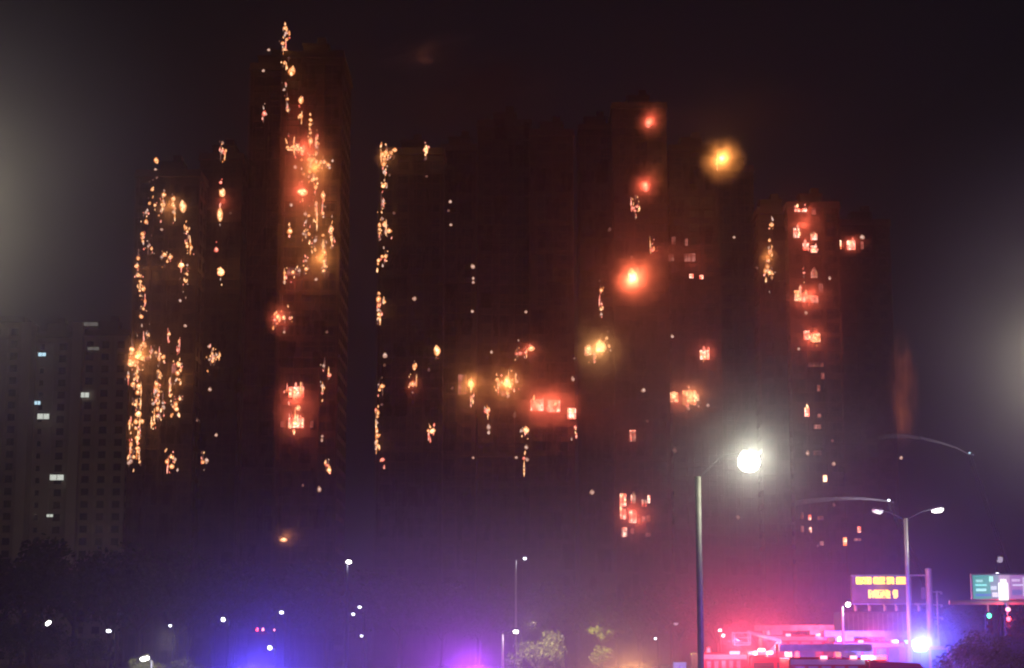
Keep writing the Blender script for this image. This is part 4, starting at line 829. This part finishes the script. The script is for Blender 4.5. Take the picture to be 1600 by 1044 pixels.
# a small red beacon among the left lamps
t = thing('beacon_car', 'distant car with a red beacon in the blue haze at the left', 'car', (at(410,984,185).x,185,0))
z = at(410,984,185).z
b = MB(); b.box(-2.0,2.0,-.9,.9,.4,1.1); b.box(-1.3,1.3,-.85,.85,1.102,z-.35); b.build('body', M['dark'], t, bevel=.1)
b = MB(); b.box(-.5,.5,-.3,.3,z-.349,z-.2); b.build('roof_rack', M['dark'], t)
for dx,e in ((-.45,'red'),(.1,'pink'),(1.2,'pink')): beacon(t, dx, -.35, z-.12, E[e], 1.2 if dx < 1 else .8)
for x in (-1.3,1.3):
    for y in (-.85,.85): wheel(t,x,y,.35)
lamp('beacon_and_fill_light', at(410,984,184), (1,.02,.12), 60, .1)
# small white board at the foot of the tall grey post
t = thing('road_sign', 'small white road sign board just left of the foot of the tall grey post', 'road sign', (at(1062,1040,70).x,70,0)); z = at(1062,1040,70).z
b = MB(); b.tube((0,0,0),(0,0,z),.04,.04,8); b.build('post', M['steel'], t); b = MB(); b.box(-.24,.24,-.03,.0,z-.25,z+.12); b.build('board', M['white'], t, bevel=.01)
lamp('sign_light', at(1062,1037,69), (.7,.5,1), 4, .05)

# ------------------------------------------------------------------ trees
def tree_meshes(seed, H, Rr, nleaf, leafs, lm):
    r = random.Random(seed); b = MB(); top = H*.42; b.tube((0,0,0),(r.uniform(-.3,.3),0,top),.03*H*.8,.02*H,9); cents = []
    for k in range(9):
        a = k*2.4+r.uniform(-.4,.4); e = r.uniform(.3,1.1); ln = Rr*r.uniform(.6,.95); q = Vector((math.cos(a)*ln*math.cos(e), math.sin(a)*ln*math.cos(e), top+ln*math.sin(e)+r.uniform(.1,.3)*H*.3))
        b.tube((0,0,top*.8),tuple(q),.012*H,.004*H,6); cents.append(q)
    trunk = b.mesh('trunk', M['bark'])
    for k in range(16): a = r.uniform(0,6.28); rr = Rr*math.sqrt(r.random()); cents.append(Vector((math.cos(a)*rr, math.sin(a)*rr, H*r.uniform(.45,.9))))
    c = MB()
    for i in range(nleaf):
        q = r.choice(cents); cr = Rr*.36; d = Vector((r.gauss(0,1),r.gauss(0,1),r.gauss(0,.8))); d = d.normalized()*cr*(r.random()**.4)
        p = q+d
        if p.z > H: p.z = H-r.random()*.5
        n = Vector((r.gauss(0,1),r.gauss(0,1),r.gauss(0,1)+.6)).normalized(); a = n.orthogonal().normalized(); e = n.cross(a); s = leafs*r.uniform(.6,1.3)
        c.quad(p-a*s, p-e*s*.55, p+a*s, p+e*s*.55)
    return trunk, c.mesh('crown', lm)
TM = [tree_meshes(s, 12, 4.6, 3600, .26, M['leaf']) for s in (1,2,3)] + [tree_meshes(9, 5.0, 2.0, 2600, .10, M['leaf2']), tree_meshes(5, 5.0, .75, 1500, .09, M['leaf2'])]
def tree(px, Y, H, kind, label, group=None):
    m = TM[kind]; t = thing('broadleaf_tree', label, 'tree', (at(px,1000,Y).x, Y, 0), R.uniform(0,6), group); s = H/(12 if kind < 3 else 5.0); t.scale = (s*R.uniform(.9,1.15), s*R.uniform(.9,1.15), s)
    ob('trunk', m[0], t); ob('crown', m[1], t); return t
NTH = ['leftmost','second from left','third from left','fourth from left','fifth from left','sixth from left','seventh from left','eighth from left']
def top(py, Y): return at(800, py, Y).z
for i, (x, py, Y) in enumerate(sorted([(-20,858,250),(45,846,262),(115,838,240),(170,862,258),(215,852,236)])):
    tree(x, Y, top(py,Y), R.randrange(3), NTH[i]+' of the tall dark trees below the unlit apartment block', 'dark trees below the apartment block')
for i, (x, py, Y) in enumerate(sorted([(275,885,255),(330,870,262),(395,880,250),(450,872,264),(510,905,250),(570,900,262),(625,890,255),(690,905,262)])):
    tree(x, Y, top(py,Y), R.randrange(3), NTH[i]+' of the dark trees in the blue haze', 'dark trees in the blue haze')
for i, (x, py, Y) in enumerate(sorted([(750,905,255),(815,912,262),(880,905,250),(935,915,262),(1000,910,250),(1060,905,262),(1120,915,255)])):
    tree(x, Y, top(py,Y), R.randrange(3), NTH[i]+' of the dark trees in the violet haze', 'dark trees in the violet haze')
for i, (x, py, Y) in enumerate(sorted([(1185,930,240),(1245,925,262),(1480,940,240),(1560,945,262),(1620,935,250)])):
    tree(x, Y, top(py,Y), R.randrange(3), NTH[i]+' of the dark trees behind the fire engines', 'dark trees behind the fire engines')
for i, (x, py, Y) in enumerate(sorted([(60,975,150),(140,990,140),(20,950,160)])):
    tree(x, Y, top(py,Y), R.randrange(3), NTH[i]+' of the nearer dark trees at the bottom left', 'nearer dark trees at the left')
tree(1502, 86, top(985,86), 3, 'dark bushy tree right of the blue light bar'); tree(1540, 84, top(994,84), 3, 'dark small tree under the left end of the gantry beam'); tree(1590, 82, top(1000,82), 3, 'dark small tree under the billboard')
tree(228, 93, top(1024,93), 3, 'yellow green tree top right under the bright low lamp'); tree(285, 96, top(1026,96), 3, 'yellow green lit tree top right of the bright low lamp')
lamp('lamp_and_fill_light', at(262,1008,89), (1,.95,.5), 1300, .1)  # fill lamp without a fixture, added to light the tree tops
tree(840, 118, top(985,118), 3, 'tan lit tree top at the bottom centre'); lamp('lamp_and_fill_light', at(830,978,115), (1,.85,.5), 1900, .1)  # its lamp is an added warm fill without a fixture
tree(940, 116, top(968,116)*.98, 4, 'narrow yellow green lit tree right of the tan one'); lamp('lamp_and_fill_light', at(933,975,113.5), (1,1,.12), 900, .1)  # its lamp is an added yellow fill without a fixture
